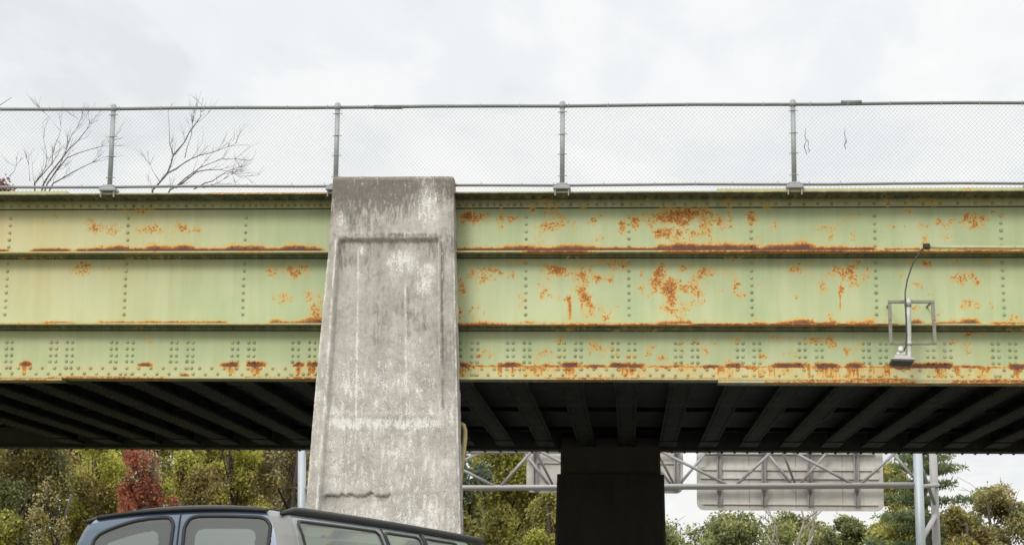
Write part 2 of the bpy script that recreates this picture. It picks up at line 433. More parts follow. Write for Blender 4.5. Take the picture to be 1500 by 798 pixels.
def rust_field(X, Z, Y):
    """rust, yellow, dirt and painted shade for points of the girder face"""
    P = np.stack([X, np.full_like(X, Y), Z], -1)
    u, v = proj(P)
    v = v - (.0000036 * (u - 750) ** 2) * 0
    # work in a straightened system: rows referred to x = 750
    zz = Z
    v0 = np.interp(-zz, -np.array([at(750, p, Y).z for p in range(120, 640, 10)]), np.arange(120, 640, 10))
    u0 = u + (vnoise(u * .12, v0 * .12, 3) - .5) * 7
    v1 = v0 + (vnoise(u * .12, v0 * .12, 5) - .5) * 6
    rust = np.zeros_like(u); ledge = np.zeros_like(u); drip = np.zeros_like(u)
    for cx, cy, rx, ry, s in SPOTS:
        d = np.sqrt(((u0 - cx) / (rx * 1.25)) ** 2 + ((v1 - cy) / (ry * 1.25)) ** 2)
        rust = np.maximum(rust, s * 1.02 * (1 - sstep(.45, 1.25, d)))
        rust = np.maximum(rust, .35 * (1 - sstep(.7, 1.8, d)) * (s > .42))
    for x, y0, y1, hw, s in DRIPS:
        w = hw * (.75 + .6 * vnoise(u * .3, v0 * 0 + x, 8))
        t = np.clip((v0 - y0) / (y1 - y0), 0, 1)
        d = np.abs(u - x + (vnoise(v0 * .1, u * 0 + x, 9) - .5) * 3) / w
        w = w * 1.25; a = (s + .22) * (1 - sstep(.3, 1.15, d)) * (1 - .34 * t) * (v0 > y0 - 2) * (1 - sstep(y1 - 3, y1 + 4, v0))
        drip = np.maximum(drip, a)
    for x0, x1, yl, h, s in BANDS:
        inx = sstep(x0 - 6, x0 + 16, u) * (1 - sstep(x1 - 16, x1 + 6, u)) if x1 - x0 > 32 else np.sqrt(np.clip(1 - ((u - (x0 + x1) / 2) / ((x1 - x0) * .56)) ** 2, 0, 1))
        hh = h * (.30 + .62 * fbm(u * .035, u * 0 + yl, 21, 4) + .32 * sstep(.35, .8, vnoise(u * .04, u * 0 + yl * 3, 22))) * (.35 + .65 * inx)
        d = (yl - v0) / np.maximum(hh, .4)
        a = inx * s * (1 - sstep(.35, 1.45, d)) * (v0 < yl + 3 + 2 * vnoise(u * .2, u * 0 + 3, 23))
        ledge = np.maximum(ledge, a)
        ledge = np.maximum(ledge, inx * .40 * (1 - sstep(.9, 2.6, d)) * (v0 < yl + 3))
    # stray little freckles, and old weathering outside the surveyed stretch
    fr = fbm(u * .06, v0 * .06, 31, 3)
    more = sstep(600, 700, u)
    rust = np.maximum(rust, .36 * sstep(.62, .74, fr) * (.45 + .55 * more))
    yel = .88 * (1 - sstep(60, 460, u)) * (1 - sstep(330, 470, v0) * .55) * (1 - sstep(470, 500, v0) * .75)
    yel = yel * (.45 + .9 * fbm(u * .008, v0 * .012, 41, 3))
    yel = np.maximum(yel, .62 * (v0 > 533) * (.55 + .7 * fbm(u * .02, v0 * .05, 43, 3)) * (.55 + .45 * more))
    yel = np.maximum(yel, .62 * (v0 < 307) * (.7 + .5 * fbm(u * .02, v0 * .05, 44, 3)))
    soft = sstep(533.5, 536, v0) * (1 - .45 * sstep(538, 556, v0)) * sstep(655, 690, u)
    drip = np.maximum(drip, soft * (.08 + .34 * sstep(.38, .72, fbm(u * .018, u * 0 + 3, 71, 4))))
    gr = .34 * np.exp(-np.clip(v0 - 306, 0, 99) / 6) * (v0 > 304) + .30 * np.exp(-np.clip(v0 - 378, 0, 99) / 11) * (v0 > 376) * (v0 < 470) + .22 * np.exp(-np.clip(v0 - 484, 0, 99) / 9) * (v0 > 482)  # darker below flange and ledges: streaky dirt with painted shade
    gr = gr + .55 * (v0 < 297) * (v0 > 200)  # dark band painted as shade of the projecting flange
    return rust, np.clip(yel, 0, 1), np.clip(gr, 0, 1), ledge, drip


def extrude_x(prof, xs, closed=True):
    """profile [(y, z)...] swept along X; returns verts, faces"""
    n = len(prof); xs = np.asarray(xs)
    vs = [(x, p[0], p[1]) for x in xs for p in prof]; fs = []
    for i in range(len(xs) - 1):
        for k in range(n if closed else n - 1):
            k2 = (k + 1) % n
            fs.append((i * n + k, (i + 1) * n + k, (i + 1) * n + k2, i * n + k2))
    if closed:
        fs.append(tuple(range(n))); fs.append(tuple((len(xs) - 1) * n + k for k in range(n))[::-1])
    return vs, fs


bridge = empty('girder_bridge', (XC, GY, 0), 'long pale green riveted steel plate girder bridge streaked with rust', 'bridge')
web = MB()


def girder_grid(mb, z0, z1, y, nz):
    zs = np.linspace(z0, z1, nz)
    n0 = len(mb.v); nx = len(XS_F)
    mb.v += [(x, y, z) for x in XS_F for z in zs]
    for i in range(nx - 1):
        for k in range(nz - 1):
            a = n0 + i * nz + k
            mb.f.append((a, a + nz, a + nz + 1, a + 1))


# web: one upright plate, seen as three fields between the ledges
girder_grid(web, Z_BOT + .02, Z_TOP - .02, GY, 64)
web_back = extrude_x([(GY + .012, Z_BOT + .02), (GY + .012, Z_TOP - .02)], [-36, 32], False)
web.add(*web_back)


# rivets
def col_x(px, py=410): return at(px, py, GY).x
RIV = MB()
rr = lambda: random.uniform(-.003, .003)
def rivet(px, py, y=GY, x=None):
    X = at(px, 410, y).x if x is None else x
    RIV.dome((X + rr(), y, zp(py, y) + rr()), .0265 * random.uniform(.92, 1.08), .021)
stiff = [-164, 10, 184, 357, 590, 770, 921, 1101, 1283, 1469, 1655]
STIFF_X = [at(p, 410, GY).x for p in stiff]
for i in range(1, 14):
    STIFF_X.append(STIFF_X[0] - 1.75 * i); STIFF_X.append(STIFF_X[10] + 1.85 * i)
for X in STIFF_X:
    for py in np.arange(318, 362, 10.6): rivet(0, py, x=X)
    for py in np.arange(386, 466, 10.6): rivet(0, py, x=X)
groups = [-96, -8, 80, 167.6, 255, 344, 432, 520, 595, 669, 744.6, 819, 897, 988.7, 1078.6, 1169, 1262, 1356, 1450.5, 1545]
GX = [at(p, 410, GY).x for p in groups]
for i in range(1, 26): GX.append(GX[0] - .89 * i); GX.append(GX[19] + .95 * i)
for X in GX:
    for dx in (0, .085, .25, .335):
        for py in (502, 511.5, 521.3, 530.2): rivet(0, py, x=X + dx)
web.riv.append((len(web.v), len(web.v) + len(RIV.v))); web.add(RIV.v, RIV.f)
# lower angle with its two staggered rows
LAY = GY - .022
low = MB()
zs_l = np.linspace(Z_BOT + .012, Z_LA, 8)
v_, f_ = extrude_x([(GY - .001, Z_LA)] + [(LAY, z) for z in zs_l[::-1]], XS_F, False); low.add(v_, f_)
RIV = MB()
x = -30.0
k = 0
while x < 28:
    sp = .18 if x < 1.2 else .235
    rivet(0, 540 if k % 2 else 548.5, y=LAY, x=x)
    x += sp / 1.0 * .52; k += 1
for X in GX:
    for dx in (.0, .085, .25, .335):
        if random.random() < .55: rivet(0, random.choice((540, 548.5)), y=LAY, x=X + dx)
low.riv.append((len(low.v), len(low.v) + len(RIV.v))); low.add(RIV.v, RIV.f)
# bottom flange plate + cover plates
v_, f_ = extrude_x([(GY + .2, Z_BOT + .012), (GY - .2, Z_BOT + .012), (GY - .2, Z_BOT - .018), (GY + .2, Z_BOT - .018)], XS_F); low.add(v_, f_)
cov = [x for x in XS_F if x < at(98, 555, GY).x]
v_, f_ = extrude_x([(GY + .19, Z_BOT - .018), (GY - .195, Z_BOT - .018), (GY - .195, Z_BOT - .05), (GY + .19, Z_BOT - .05)], cov); low.add(v_, f_)
cov = [x for x in XS_F if x > at(1047, 555, GY).x]
v_, f_ = extrude_x([(GY + .19, Z_BOT - .018), (GY - .195, Z_BOT - .018), (GY - .195, Z_BOT - .058), (GY + .19, Z_BOT - .058)], cov); low.add(v_, f_)


def shelf_mesh(zt, zb):
    mb = MB(); d = SD; t = .022
    prof = [(GY - .001, zt + .012), (GY - d, zt), (GY - d, zt - t), (GY - .018, zt - t + .010), (GY - .017, zb + .02), (GY - .016, zb + .013), (GY - .016, zb), (GY - .001, zb)]
    v, f = extrude_x(prof, XS_F, False); mb.add(v, f)
    return mb


def shelf_rivets(mb, py):
    global RIV
    RIV = MB(); x = -30.0
    while x < 28:
        rivet(0, py, y=GY - .017, x=x); x += .17 if x < -4.5 else (.15 if x < 0 else .33)
    mb.riv.append((len(mb.v), len(mb.v) + len(RIV.v))); mb.add(RIV.v, RIV.f)


top = MB()
TPY = GY - .022
zs_t = np.concatenate([[Z_ANG, Z_ANG + .013, Z_ANG + .02], np.linspace(Z_ANG + .05, Z_TOP - .03, 8)])
v_, f_ = extrude_x([(GY - .001, Z_ANG)] + [(TPY, z) for z in zs_t], XS_F, False); top.add(v_, f_)
v_, f_ = extrude_x([(GY + TF, Z_TOP), (GY - TF, Z_TOP), (GY - TF, Z_TOP - .028), (GY + TF, Z_TOP - .028)], XS_F); top.add(v_, f_)
cov = [x for x in XS_F if x > at(1045, 275, GY).x]
v_, f_ = extrude_x([(GY + .43, Z_TOP + .034), (GY - .435, Z_TOP + .034), (GY - .435, Z_TOP + .002), (GY + .43, Z_TOP + .002)], cov); top.add(v_, f_)
cov = [x for x in XS_F if x < at(115, 275, GY).x]
v_, f_ = extrude_x([(GY + .43, Z_TOP + .034), (GY - .435, Z_TOP + .034), (GY - .435, Z_TOP + .002), (GY + .43, Z_TOP + .002)], cov); top.add(v_, f_)
RIV = MB(); x = -30.0
while x < 28:
    px = proj((x, GY, Z_ANG))[0]
    sp = .138 if px < 330 else .10 if px < 560 else .105 if px < 770 else .13 if px < 920 else .165 if px < 1100 else .21 if px < 1300 else .26
    rivet(0, 300.5, y=TPY, x=x); x += sp
x = -30.0
while x < 28:
    RIV.dome((x, GY - .16, Z_TOP - .029), .026, .022, '-z'); x += .17
top.riv.append((len(top.v), len(top.v) + len(RIV.v))); top.add(RIV.v, RIV.f)


def attrs_for(mb, kind):
    V = np.array(mb.v); X, Y, Z = V[:, 0], V[:, 1], V[:, 2]
    r, y, g, L, Dr = rust_field(X, Z, GY)
    if kind == 'shelf':
        L = L * 0; Dr = Dr * 0; zt = Z.max(); lip = Y < GY - .2
        r = np.where(lip, .25 + .75 * sstep(.42, .66, fbm(X * .9, X * 0 + zt, 51, 3)), .22 * sstep(.5, .7, fbm(X * 1.2, Z * 3, 52)))
        r = np.where(lip & (Z > zt - .018), r * .8, r)
        y = np.where(lip, .3, .3); g = np.where(lip, .25, .72); g = np.where(~lip & (Z < Z.min() + .016), 1.6, g)  # leg darkened as shade with dirt; bottom row is a painted edge shadow
        g = np.where(lip & (Z > zt - .015), .06, g); g = np.where(lip & (Z < zt - .015), .5, g)
    elif kind == 'top':
        L = L * 0; Dr = Dr * 0
        pl = Y < GY - .1
        r = np.where(pl, .1 + .52 * sstep(.5, .68, fbm(X * .8, Z * 0, 53, 3)) * (Z > Z_TOP - .001), np.minimum(r, .3))
        y = np.where(pl, .55, y); g = np.where(pl, 1.1, .22 + .5 * sstep(Z_ANG + .06, Z_ANG + .16, Z)); g = np.where(pl & (Z > Z_TOP - .02), .15, g); g = np.where(~pl & (Z < Z_ANG + .016), 1.5, g)  # underside and upper leg painted as flange shade; lowest row an edge shadow
    elif kind == 'low':
        pl = Y < GY - .1
        r = np.where(pl, .12 + .62 * sstep(.42, .66, fbm(X * 1.1, Z * 20, 54, 3)), r)
        y = np.where(pl, .55, np.maximum(y, .35)); g = np.where(pl & (Z < Z_BOT - .01), .3, .03)
        und = (Z < Z_BOT + .02) & (Y > GY - .19)
        g = np.where(und, 1, g)
    if kind == 'low': L = np.where(Y < GY - .1, 0, L)
    for (n0, n1) in mb.riv:
        q = (.34 if kind == 'top' else .2) + .30 * np.repeat(rng.random((n1 - n0) // 31 + 1), 31)[:n1 - n0]
        g[n0:n1] = np.maximum(g[n0:n1], q); r[n0:n1] = r[n0:n1] * .9 + .05
    return {'rust': r, 'yellow': y, 'grime_shade': g, 'ledge': L, 'drip': Dr}


gird = web.build('girder_web', PAINT, bridge, attrs=attrs_for(web, 'web'))
for nm, zt, zb, py in (('shelf_angle', Z_S1, Z_S1B, 374.3), ('shelf_angle', Z_S2, Z_S2B, 480.6)):
    mb = shelf_mesh(zt, zb); shelf_rivets(mb, py)
    mb.build(nm, PAINT, gird, attrs=attrs_for(mb, 'shelf'))
top.build('top_flange', PAINT, gird, attrs=attrs_for(top, 'top'))
low.build('bottom_flange', PAINT, gird, attrs=attrs_for(low, 'low'))

# far girder, floor beams and deck (sooty underside)
Z_FB = zp(658.6, FARY - .2)
mb = MB()
v_, f_ = extrude_x([(FARY - .006, Z_FB + .02), (FARY - .006, Z_TOP - .05), (FARY + .006, Z_TOP - .05), (FARY + .006, Z_FB + .02)], [-36, 32]); mb.add(v_, f_)
v_, f_ = extrude_x([(FARY - .2, Z_FB + .03), (FARY - .2, Z_FB), (FARY + .2, Z_FB), (FARY + .2, Z_FB + .03)], [-36, 32]); mb.add(v_, f_)
x = -30
while x < 28:
    mb.dome((x, FARY - .15, Z_FB), .032, .03, '-z', 8); mb.dome((x + .02, FARY + .14, Z_FB), .032, .03, '-z', 8)
    x += .27 if x > -2 else .34
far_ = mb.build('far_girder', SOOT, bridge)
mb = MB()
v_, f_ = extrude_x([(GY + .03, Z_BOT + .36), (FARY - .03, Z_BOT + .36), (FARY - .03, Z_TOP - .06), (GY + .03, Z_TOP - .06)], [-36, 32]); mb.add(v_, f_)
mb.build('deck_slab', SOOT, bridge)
BX = at(917, 560, GY).x
beam = MB()
b0 = GY + .22; b1 = FARY - .22; bz = Z_BOT + .06
beam.box((0, (b0 + b1) / 2, bz + .02), (.36, b1 - b0, .04))
beam.box((0, (b0 + b1) / 2, bz + .165), (.03, b1 - b0, .25))
beam.box((0, b0 + .45, bz - .012), (.42, .9, .024))
beam.box((0, b1 - .7, bz - .012), (.39, 1.2, .024))
for sx in (-1, 1):
    y = b0 + .3
    while y < b1 - .2:
        beam.dome((sx * .13, y, bz), .02, .014, '-z', 6); y += .32
for yb_, w_ in ((GY + 2.0, .07), (GY + 6.4, .06), (FARY - 2.3, .06)):
    mb = MB(); mb.box((-2, yb_, Z_BOT + .20), (68, w_, .03)); mb.box((-2, yb_ + w_ / 2 - .004, Z_BOT + .245), (68, .01, .06))
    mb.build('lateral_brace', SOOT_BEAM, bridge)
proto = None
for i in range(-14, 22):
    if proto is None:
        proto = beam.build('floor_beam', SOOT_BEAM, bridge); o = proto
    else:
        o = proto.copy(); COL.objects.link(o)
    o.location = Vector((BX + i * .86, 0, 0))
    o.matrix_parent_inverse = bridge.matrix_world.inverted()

# ------------------------------------------------------------------ fence on the bridge
FY = GY - .30
fence = empty('chain_link_fence', (XC, FY, Z_TOP), 'grey chain link fence with round posts along the top of the bridge', 'fence')
ztr = zp(155.5, FY); zbr = zp(271.5, FY)
mb = MB()
def rail(z, r, y):
    xs = np.arange(-36, 32.1, 1.0)
    mb.tube([(x, y, z + .006 * math.sin(x * 1.7)) for x in xs], r, 10)
rail(ztr, .026, FY); mb.tube([at(1232, 150.5, FY), at(1262, 150.2, FY)], .036, 10)
mb.tube([at(548, 157, FY), at(590, 157, FY)], .032, 10)
mb.build('top_rail', RAILM, fence, True)
mb = MB(); rail(zbr, .021, FY); mb.build('bottom_rail', RAILM, fence, True)
PXS = [at(p, 215, FY).x for p in (165.2, 494, 824, 1162)]
d = 3.5
PXS = [PXS[0] - d * 3, PXS[0] - d * 2, PXS[0] - d] + PXS + [PXS[3] + d, PXS[3] + 2 * d, PXS[3] + 3 * d]
pp = None
for X in PXS:
    if pp is None:
        m1 = MB(); m1.tube([(X, FY - .06, Z_TOP + .06), (X, FY - .06, ztr + .01)], .037, 14)
        pp = m1.build('post', GALV, fence, True)
        m2 = MB(); m2.box((X, FY - .08, Z_TOP + .05), (.26, .24, .045), None, .008); m2.box((X, FY - .08, Z_TOP + .10), (.17, .16, .06), None, .008)
        for sx in (-1, 1):
            m2.tube([(X + sx * .10, FY - .17, Z_TOP - .07), (X + sx * .10, FY - .17, Z_TOP + .09)], .012, 6)
        pb = m2.build('base_plate', GALV, pp)
        m3 = MB(); m3.dome((X, FY - .06, ztr + .012), .046, .05, 'z', 12); m3.tube([(X, FY - .06, ztr - .05), (X, FY - .06, ztr + .02)], .049, 12)
        pc = m3.build('post_cap', GALV, pp, True)
        pt = []
        for zf in (.1, .37, .62, .9):
            m4 = MB()
            z = zbr + (ztr - zbr) * zf
            m4.tube([(X - .065, FY - .05, z), (X - .04, FY - .09, z + .006), (X, FY - .108, z), (X + .04, FY - .09, z + .004), (X + .07, FY - .045, z + .01)], .006, 6)
            pt.append(m4.build('tie_band', GALV, pp))
        X0 = X
    else:
        o = pp.copy(); COL.objects.link(o); o.location = pp.location + Vector((X - X0, 0, 0)); o.matrix_parent_inverse = pp.matrix_parent_inverse
        for ch in (pb, pc, *pt):
            c = ch.copy(); COL.objects.link(c); c.parent = o
# diamond mesh: woven zig-zag wires
mb = MB()
pitch = .062; zb_, zt_ = Z_TOP + .045, ztr - .005
hgt = zt_ - zb_
for fam in (-1, 1):
    x = -14.0
    while x < 11.5:
        bow = random.uniform(-.004, .004)
        xa, xb = x, x + fam * hgt * .93
        mb.tube([(xa, FY + fam * .003, zb_), ((xa + xb) / 2 + bow, FY + fam * .003 + .004, (zb_ + zt_) / 2), (xb, FY + fam * .003, zt_)], .0019, 3, False)
        x += pitch
for X in np.arange(-14, 11.5, .62):
    a = X + random.uniform(-.1, .1)
    mb.tube([(a, FY - .03, ztr - .045), (a + .01, FY - .032, ztr + .03)], .005, 4)
    a = X + random.uniform(-.2, .2)
    mb.tube([(a, FY - .03, zbr - .02), (a + .01, FY - .03, zbr + .04)], .005, 4)
mb.build('wire_mesh', WIRE, fence)
# dry vine ends caught in the mesh
for nm, lab, base in (('dry_vine', 'dead forked vine wisp caught in the fence mesh nearest the right post', [(1180, 188), (1179, 200), (1181, 206), (1178, 215), (1181, 224), (1182, 226)]),
                      ('dry_vine', 'single thin dead vine wisp hanging in the fence mesh, farther right', [(1238, 188), (1237, 198), (1240, 204), (1237, 212), (1239, 219)])):
    mb = MB(); pts = [at(x, y, FY - .02 + random.uniform(-.006, .006)) for x, y in base]
    mb.tube(pts, [.002, .005, .003, .006, .004, .006][:len(pts)], 5)
    if base[0][0] < 1200:
        mb.tube([at(1181, 204, FY - .02), at(1184, 207, FY - .03), at(1184, 217, FY - .02), at(1186, 221, FY - .025), at(1184.5, 222.5, FY - .02)], [.003, .005, .003, .006, .004], 5)
    else:
        mb.tube([at(1237, 203, FY - .02), at(1240, 206, FY - .03), at(1239, 211, FY - .02)], .004, 5)
    tag(mb.build(nm, TWIG), lab, 'vine', 'dead vine wisps caught in the fence')

# ------------------------------------------------------------------ concrete pillar
PY = GY - .62
P_T = at(750, 258, PY).z
def pl(y):   # left and right edges of the face (survey) at row y
    return np.interp(y, [258, 352, 553, 700, 740, 1000], [487.5, 482, 463, 451, 447.5, 424]), np.interp(y, [258, 352, 553, 700, 740, 1000], [663, 664.5, 669, 672.5, 673.5, 680])
rows = np.concatenate([np.arange(258, 790, 2.4), np.linspace(792, 1010, 20)])
zs = np.array([at(560, r, PY).z for r in rows])
NU = 140
us = np.linspace(0, 1, NU)
V = []; dk = []; wh = []
for j, r in enumerate(rows):
    xl, xr = pl(r)
    XL, XR = at(xl, r, PY).x, at(xr, r, PY).x
    px = xl + (xr - xl) * us
    Xw = XL + (XR - XL) * us
    dep = np.zeros(NU)
    # recessed panel with a raised lip
    pL = np.interp(r, [352, 553, 700, 800, 1000], [497, 484, 472, 465, 455]); pR = np.interp(r, [352, 700, 1000], [643, 645.5, 648])
    inx = sstep(pL - 1, pL + 3.2, px) * (1 - sstep(pR - 3.2, pR + 1, px))
    iny = sstep(349, 354, r)
    dep += .065 * inx * iny
    # casting lips and joints
    dep -= .012 * np.exp(-((r - 346) / 3.0) ** 2) * (px > pL - 4) * (px < pR + 4)
    dep -= .022 * (np.exp(-((px - pL + 4) / 2.5) ** 2) + np.exp(-((px - pR - 5) / 2.5) ** 2)) * iny
    dep += .006 * np.exp(-((px - np.interp(r, [352, 740], [524, 519])) / 1.8) ** 2) * iny * (r < 610)
    dep -= .010 * np.exp(-((r - 607) / 3.5) ** 2) * inx
    # old repair broken away near the foot
    crk = 722 + 9 * (fbm(px * .07, px * 0, 61, 4) - .5) * 2
    ins = sstep(470, 478, px) * (1 - sstep(566, 578, px))
    dep += .055 * sstep(-1.2, 1.2, r - crk) * ins * (1 - sstep(crk + 14, crk + 60, r)) * (r < 790)
    dep += (fbm(Xw * 3, zs[j] * 3 + 0 * Xw, 62, 5) - .5) * .030 + (vnoise(Xw * 22, zs[j] * 22 + 0 * Xw, 63) - .5) * .008
    # crumbled arrises
    e = np.minimum(px - xl, xr - px)
    dep += .035 * (1 - sstep(0, 5, e)) * (.4 + .9 * fbm(np.full(NU, r) * .06, np.sign(px - 560), 64, 3))
    dep += .04 * (1 - sstep(258, 262, r))
    # bulge/chamfer strip at right
    n_ = fbm(px * .02, np.full(NU, r) * .02, 65, 4)
    n_b = fbm(px * .05, np.full(NU, r) * .05, 70, 4)
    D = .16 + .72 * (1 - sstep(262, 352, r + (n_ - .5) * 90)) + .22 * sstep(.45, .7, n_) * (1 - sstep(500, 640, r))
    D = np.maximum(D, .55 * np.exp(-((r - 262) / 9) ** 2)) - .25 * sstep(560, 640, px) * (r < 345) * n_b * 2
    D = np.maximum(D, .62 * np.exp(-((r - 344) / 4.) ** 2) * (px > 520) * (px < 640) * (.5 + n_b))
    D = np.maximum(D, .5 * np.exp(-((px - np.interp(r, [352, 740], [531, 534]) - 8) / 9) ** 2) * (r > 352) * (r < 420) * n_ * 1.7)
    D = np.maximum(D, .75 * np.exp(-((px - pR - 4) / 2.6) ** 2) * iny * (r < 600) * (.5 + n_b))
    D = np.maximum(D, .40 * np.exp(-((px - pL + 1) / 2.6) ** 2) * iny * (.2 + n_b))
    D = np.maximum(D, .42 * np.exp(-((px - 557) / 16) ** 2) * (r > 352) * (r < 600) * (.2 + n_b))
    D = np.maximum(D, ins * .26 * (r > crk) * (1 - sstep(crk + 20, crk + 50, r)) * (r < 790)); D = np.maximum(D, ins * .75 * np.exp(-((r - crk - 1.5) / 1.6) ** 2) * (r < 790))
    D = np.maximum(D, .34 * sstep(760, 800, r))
    D = np.maximum(D, .30 * np.exp(-((px - np.interp(r, [352, 740], [612, 617])) / 10) ** 2) * (r > 540) * n_b)
    W = .10 + .5 * np.exp(-((px - np.interp(r, [352, 740], [524.5, 519])) / 2.0) ** 2) * (r > 360) * (r < 610)
    W = np.maximum(W, .52 * np.exp(-((px - np.interp(r, [352, 740], [592, 597])) / 2.4) ** 2) * (r > 392) * (r < 620) * (.5 + n_b))
    W = np.maximum(W, .56 * np.exp(-((px - 592) / 34) ** 2 - ((r - 376) / np.where(r > 376, 34, 14)) ** 2))
    W = np.maximum(W, .56 * np.exp(-((px - 625) / 20) ** 2 - ((r - 398) / np.where(r > 398, 60, 24)) ** 2))
    W = np.maximum(W, .56 * np.exp(-((px - 530) / 10) ** 2 - ((r - 366) / 9) ** 2))
    W = np.maximum(W, .50 * np.exp(-((px - 500) / 12) ** 2 - ((r - 325) / 22) ** 2))
    W = np.maximum(W, .50 * np.exp(-((px - 625) / 26) ** 2 - ((r - 300) / 38) ** 2))
    W = np.maximum(W, .46 * np.exp(-((px - 510) / 20) ** 2 - ((r - 560) / 40) ** 2))
    W = np.maximum(W, .62 * np.exp(-((r - 618) / 13) ** 2) * (.4 + n_b) * (px > pL) * (px < pR))
    W = np.maximum(W, .44 * sstep(572, 580, px) * (1 - sstep(640, 646, px)) * sstep(718, 724, r) * (r < 790))
    W = np.maximum(W, .34 * sstep(420, 560, r) * (.6 + .5 * n_))
    W = np.maximum(W, .48 * (1 - sstep(1, 4, e)) * (r > 380))
    W = np.maximum(W, .50 * np.exp(-((px - pL + 5) / 2.2) ** 2) * iny * (.5 + n_b))  # pale line painted in where the panel lip catches light
    W = np.maximum(W, .55 * np.exp(-((px - pR + 1) / 1.8) ** 2) * iny * (r < 620) * (.5 + n_b))
    V.append(np.stack([Xw, PY + dep, np.full(NU, zs[j])], -1)); dk.append(D); wh.append(W)
V = np.array(V); dk = np.array(dk); wh = np.array(wh)
mb = MB()
nr = len(rows)
vs = [tuple(p) for p in V.reshape(-1, 3)]
fs = [(j * NU + i, (j + 1) * NU + i, (j + 1) * NU + i + 1, j * NU + i + 1) for j in range(nr - 1) for i in range(NU - 1)]
mb.add(vs, fs)
D_ = list(dk.reshape(-1)); W_ = list(wh.reshape(-1))
# side faces, back and top
for side, idx in ((0, 0), (1, NU - 1)):
    nb = 10; base = len(mb.v)
    for j in range(nr):
        p = V[j, idx]
        for k in range(nb):
            t = k / (nb - 1)
            mb.v.append((p[0] + (0 if k == 0 else (vnoise(j * .3, k * .7 + side * 9, 66) - .5) * .02), p[1] + t * .5, p[2])); D_.append(dk[j, idx] * .9); W_.append(wh[j, idx] * .7)
    for j in range(nr - 1):
        for k in range(nb - 1):
            a = base + j * nb + k
            mb.f.append((a, a + 1, a + nb + 1, a + nb) if side == 0 else (a, a + nb, a + nb + 1, a + 1))
base = len(mb.v)
for i in range(NU):
    p = V[0, i]
    mb.v += [(p[0], p[1], p[2]), (p[0], PY + .25, p[2] + .012), (p[0], PY + .54, p[2])]; D_ += [.5] * 3; W_ += [.1] * 3
for i in range(NU - 1):
    for k in range(2): a = base + i * 3 + k; mb.f.append((a, a + 3, a + 4, a + 1))
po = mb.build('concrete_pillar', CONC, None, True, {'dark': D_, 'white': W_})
tag(po, 'broad tapering weathered concrete pillar with recessed panel in front of the green girder', 'pillar')

# yellow edged plate on the pillar's far side
mb = MB()
ey = PY + .75
pts = [at(671, 617, ey), at(677, 617, ey), at(681.5, 620, ey), at(684, 627, ey), at(684, 640, ey), at(675, 722, ey), at(668, 722, ey)]
n = len(pts)
vs = [p for p in pts] + [p + Vector((0, .09, 0)) for p in pts]
fs = [tuple(range(n))[::-1], tuple(range(n, 2 * n))] + [(i, (i + 1) % n, n + (i + 1) % n, n + i) for i in range(n)]
mb.add(vs, fs)
ep = mb.build('guard_plate', simple('brown_plate', (.10, .075, .055), .8, 0, .4, 6, .2))
tag(ep, 'narrow rounded brown plate with yellowish edge strip fixed behind the concrete pillar', 'plate')
mb = MB()
e2 = ey - .02
mb.tube([at(675.5, 620, e2), at(679.0, 622, e2), at(681.3, 630, e2), at(681, 642, e2), at(678.5, 665, e2), at(672.5, 722, e2)], [.024, .030, .034, .036, .036, .036], 8)
mb.build('edge_strip', simple('dirty_yellow_edge', (.50, .40, .20), .7, 0, .35, 7, .3), ep, True)

# ------------------------------------------------------------------ sooty pier under the far girder
py_ = FARY - .1
pier = empty('bridge_pier', (at(893, 700, py_).x, py_, 0), 'soot black concrete pier with stepped top under the far side of the bridge', 'pier')
def tprism(l0, r0, ytop, l1, r1, ybot, y, dep):
    a, b, c, d_ = at(l0, ytop, y), at(r0, ytop, y), at(r1, ybot, y), at(l1, ybot, y)
    zt = (a.z + b.z) / 2; zb = (c.z + d_.z) / 2
    mb = MB()
    vs = []
    ch = .05
    for yy, ins in ((y + ch, 0), (y, ch), ):
        vs += [(a.x + ins, yy, zt), (b.x - ins, yy, zt), (c.x - ins, yy, zb), (d_.x + ins, yy, zb)]
    vs += [(a.x, y + dep, zt), (b.x, y + dep, zt), (c.x, y + dep, zb), (d_.x, y + dep, zb)]
    fs = [(4, 7, 6, 5), (0, 3, 7, 4), (1, 5, 6, 2), (0, 8, 11, 3), (1, 2, 10, 9), (8, 9, 10, 11), (0, 4, 5, 1), (0, 1, 9, 8)]
    mb.add(vs, fs); return mb
zgap = 1010
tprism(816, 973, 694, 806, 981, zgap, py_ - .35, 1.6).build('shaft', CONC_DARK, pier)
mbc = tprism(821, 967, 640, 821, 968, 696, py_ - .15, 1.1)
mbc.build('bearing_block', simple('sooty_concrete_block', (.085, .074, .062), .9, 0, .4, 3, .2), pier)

# ------------------------------------------------------------------ floodlight bracket and conduit
LY = GY - .46
fl = empty('floodlight', at(1330, 445, LY), 'small grey floodlight on a rectangular bracket frame bolted to the girder', 'floodlight')
FRM = simple('bracket_steel', (.22, .215, .165), .55, .2, .3, 12)
PIPE = simple('mast_pipe', (.42, .42, .38), .5, .3, .2, 12)
mb = MB()
def bar(a, b, w, dpt):
    a, b = Vector(a), Vector(b); t = (b - a); L = t.length; t.normalize()
    yv = Vector((0, 1, 0)); xv = yv.cross(t).normalized()
    M = Matrix((xv, yv, t)).transposed()
    mb.box((a + b) / 2, (w, dpt, L), M, .004)
bar(at(1301, 442, LY), at(1368, 442, LY), .045, .05)
bar(at(1303, 502.5, LY), at(1371, 502.5, LY), .045, .05)
bar(at(1303, 440, LY - .045), at(1305, 505, LY - .045), .05, .03)
bar(at(1366, 440, LY - .045), at(1370, 505, LY - .045), .05, .03)
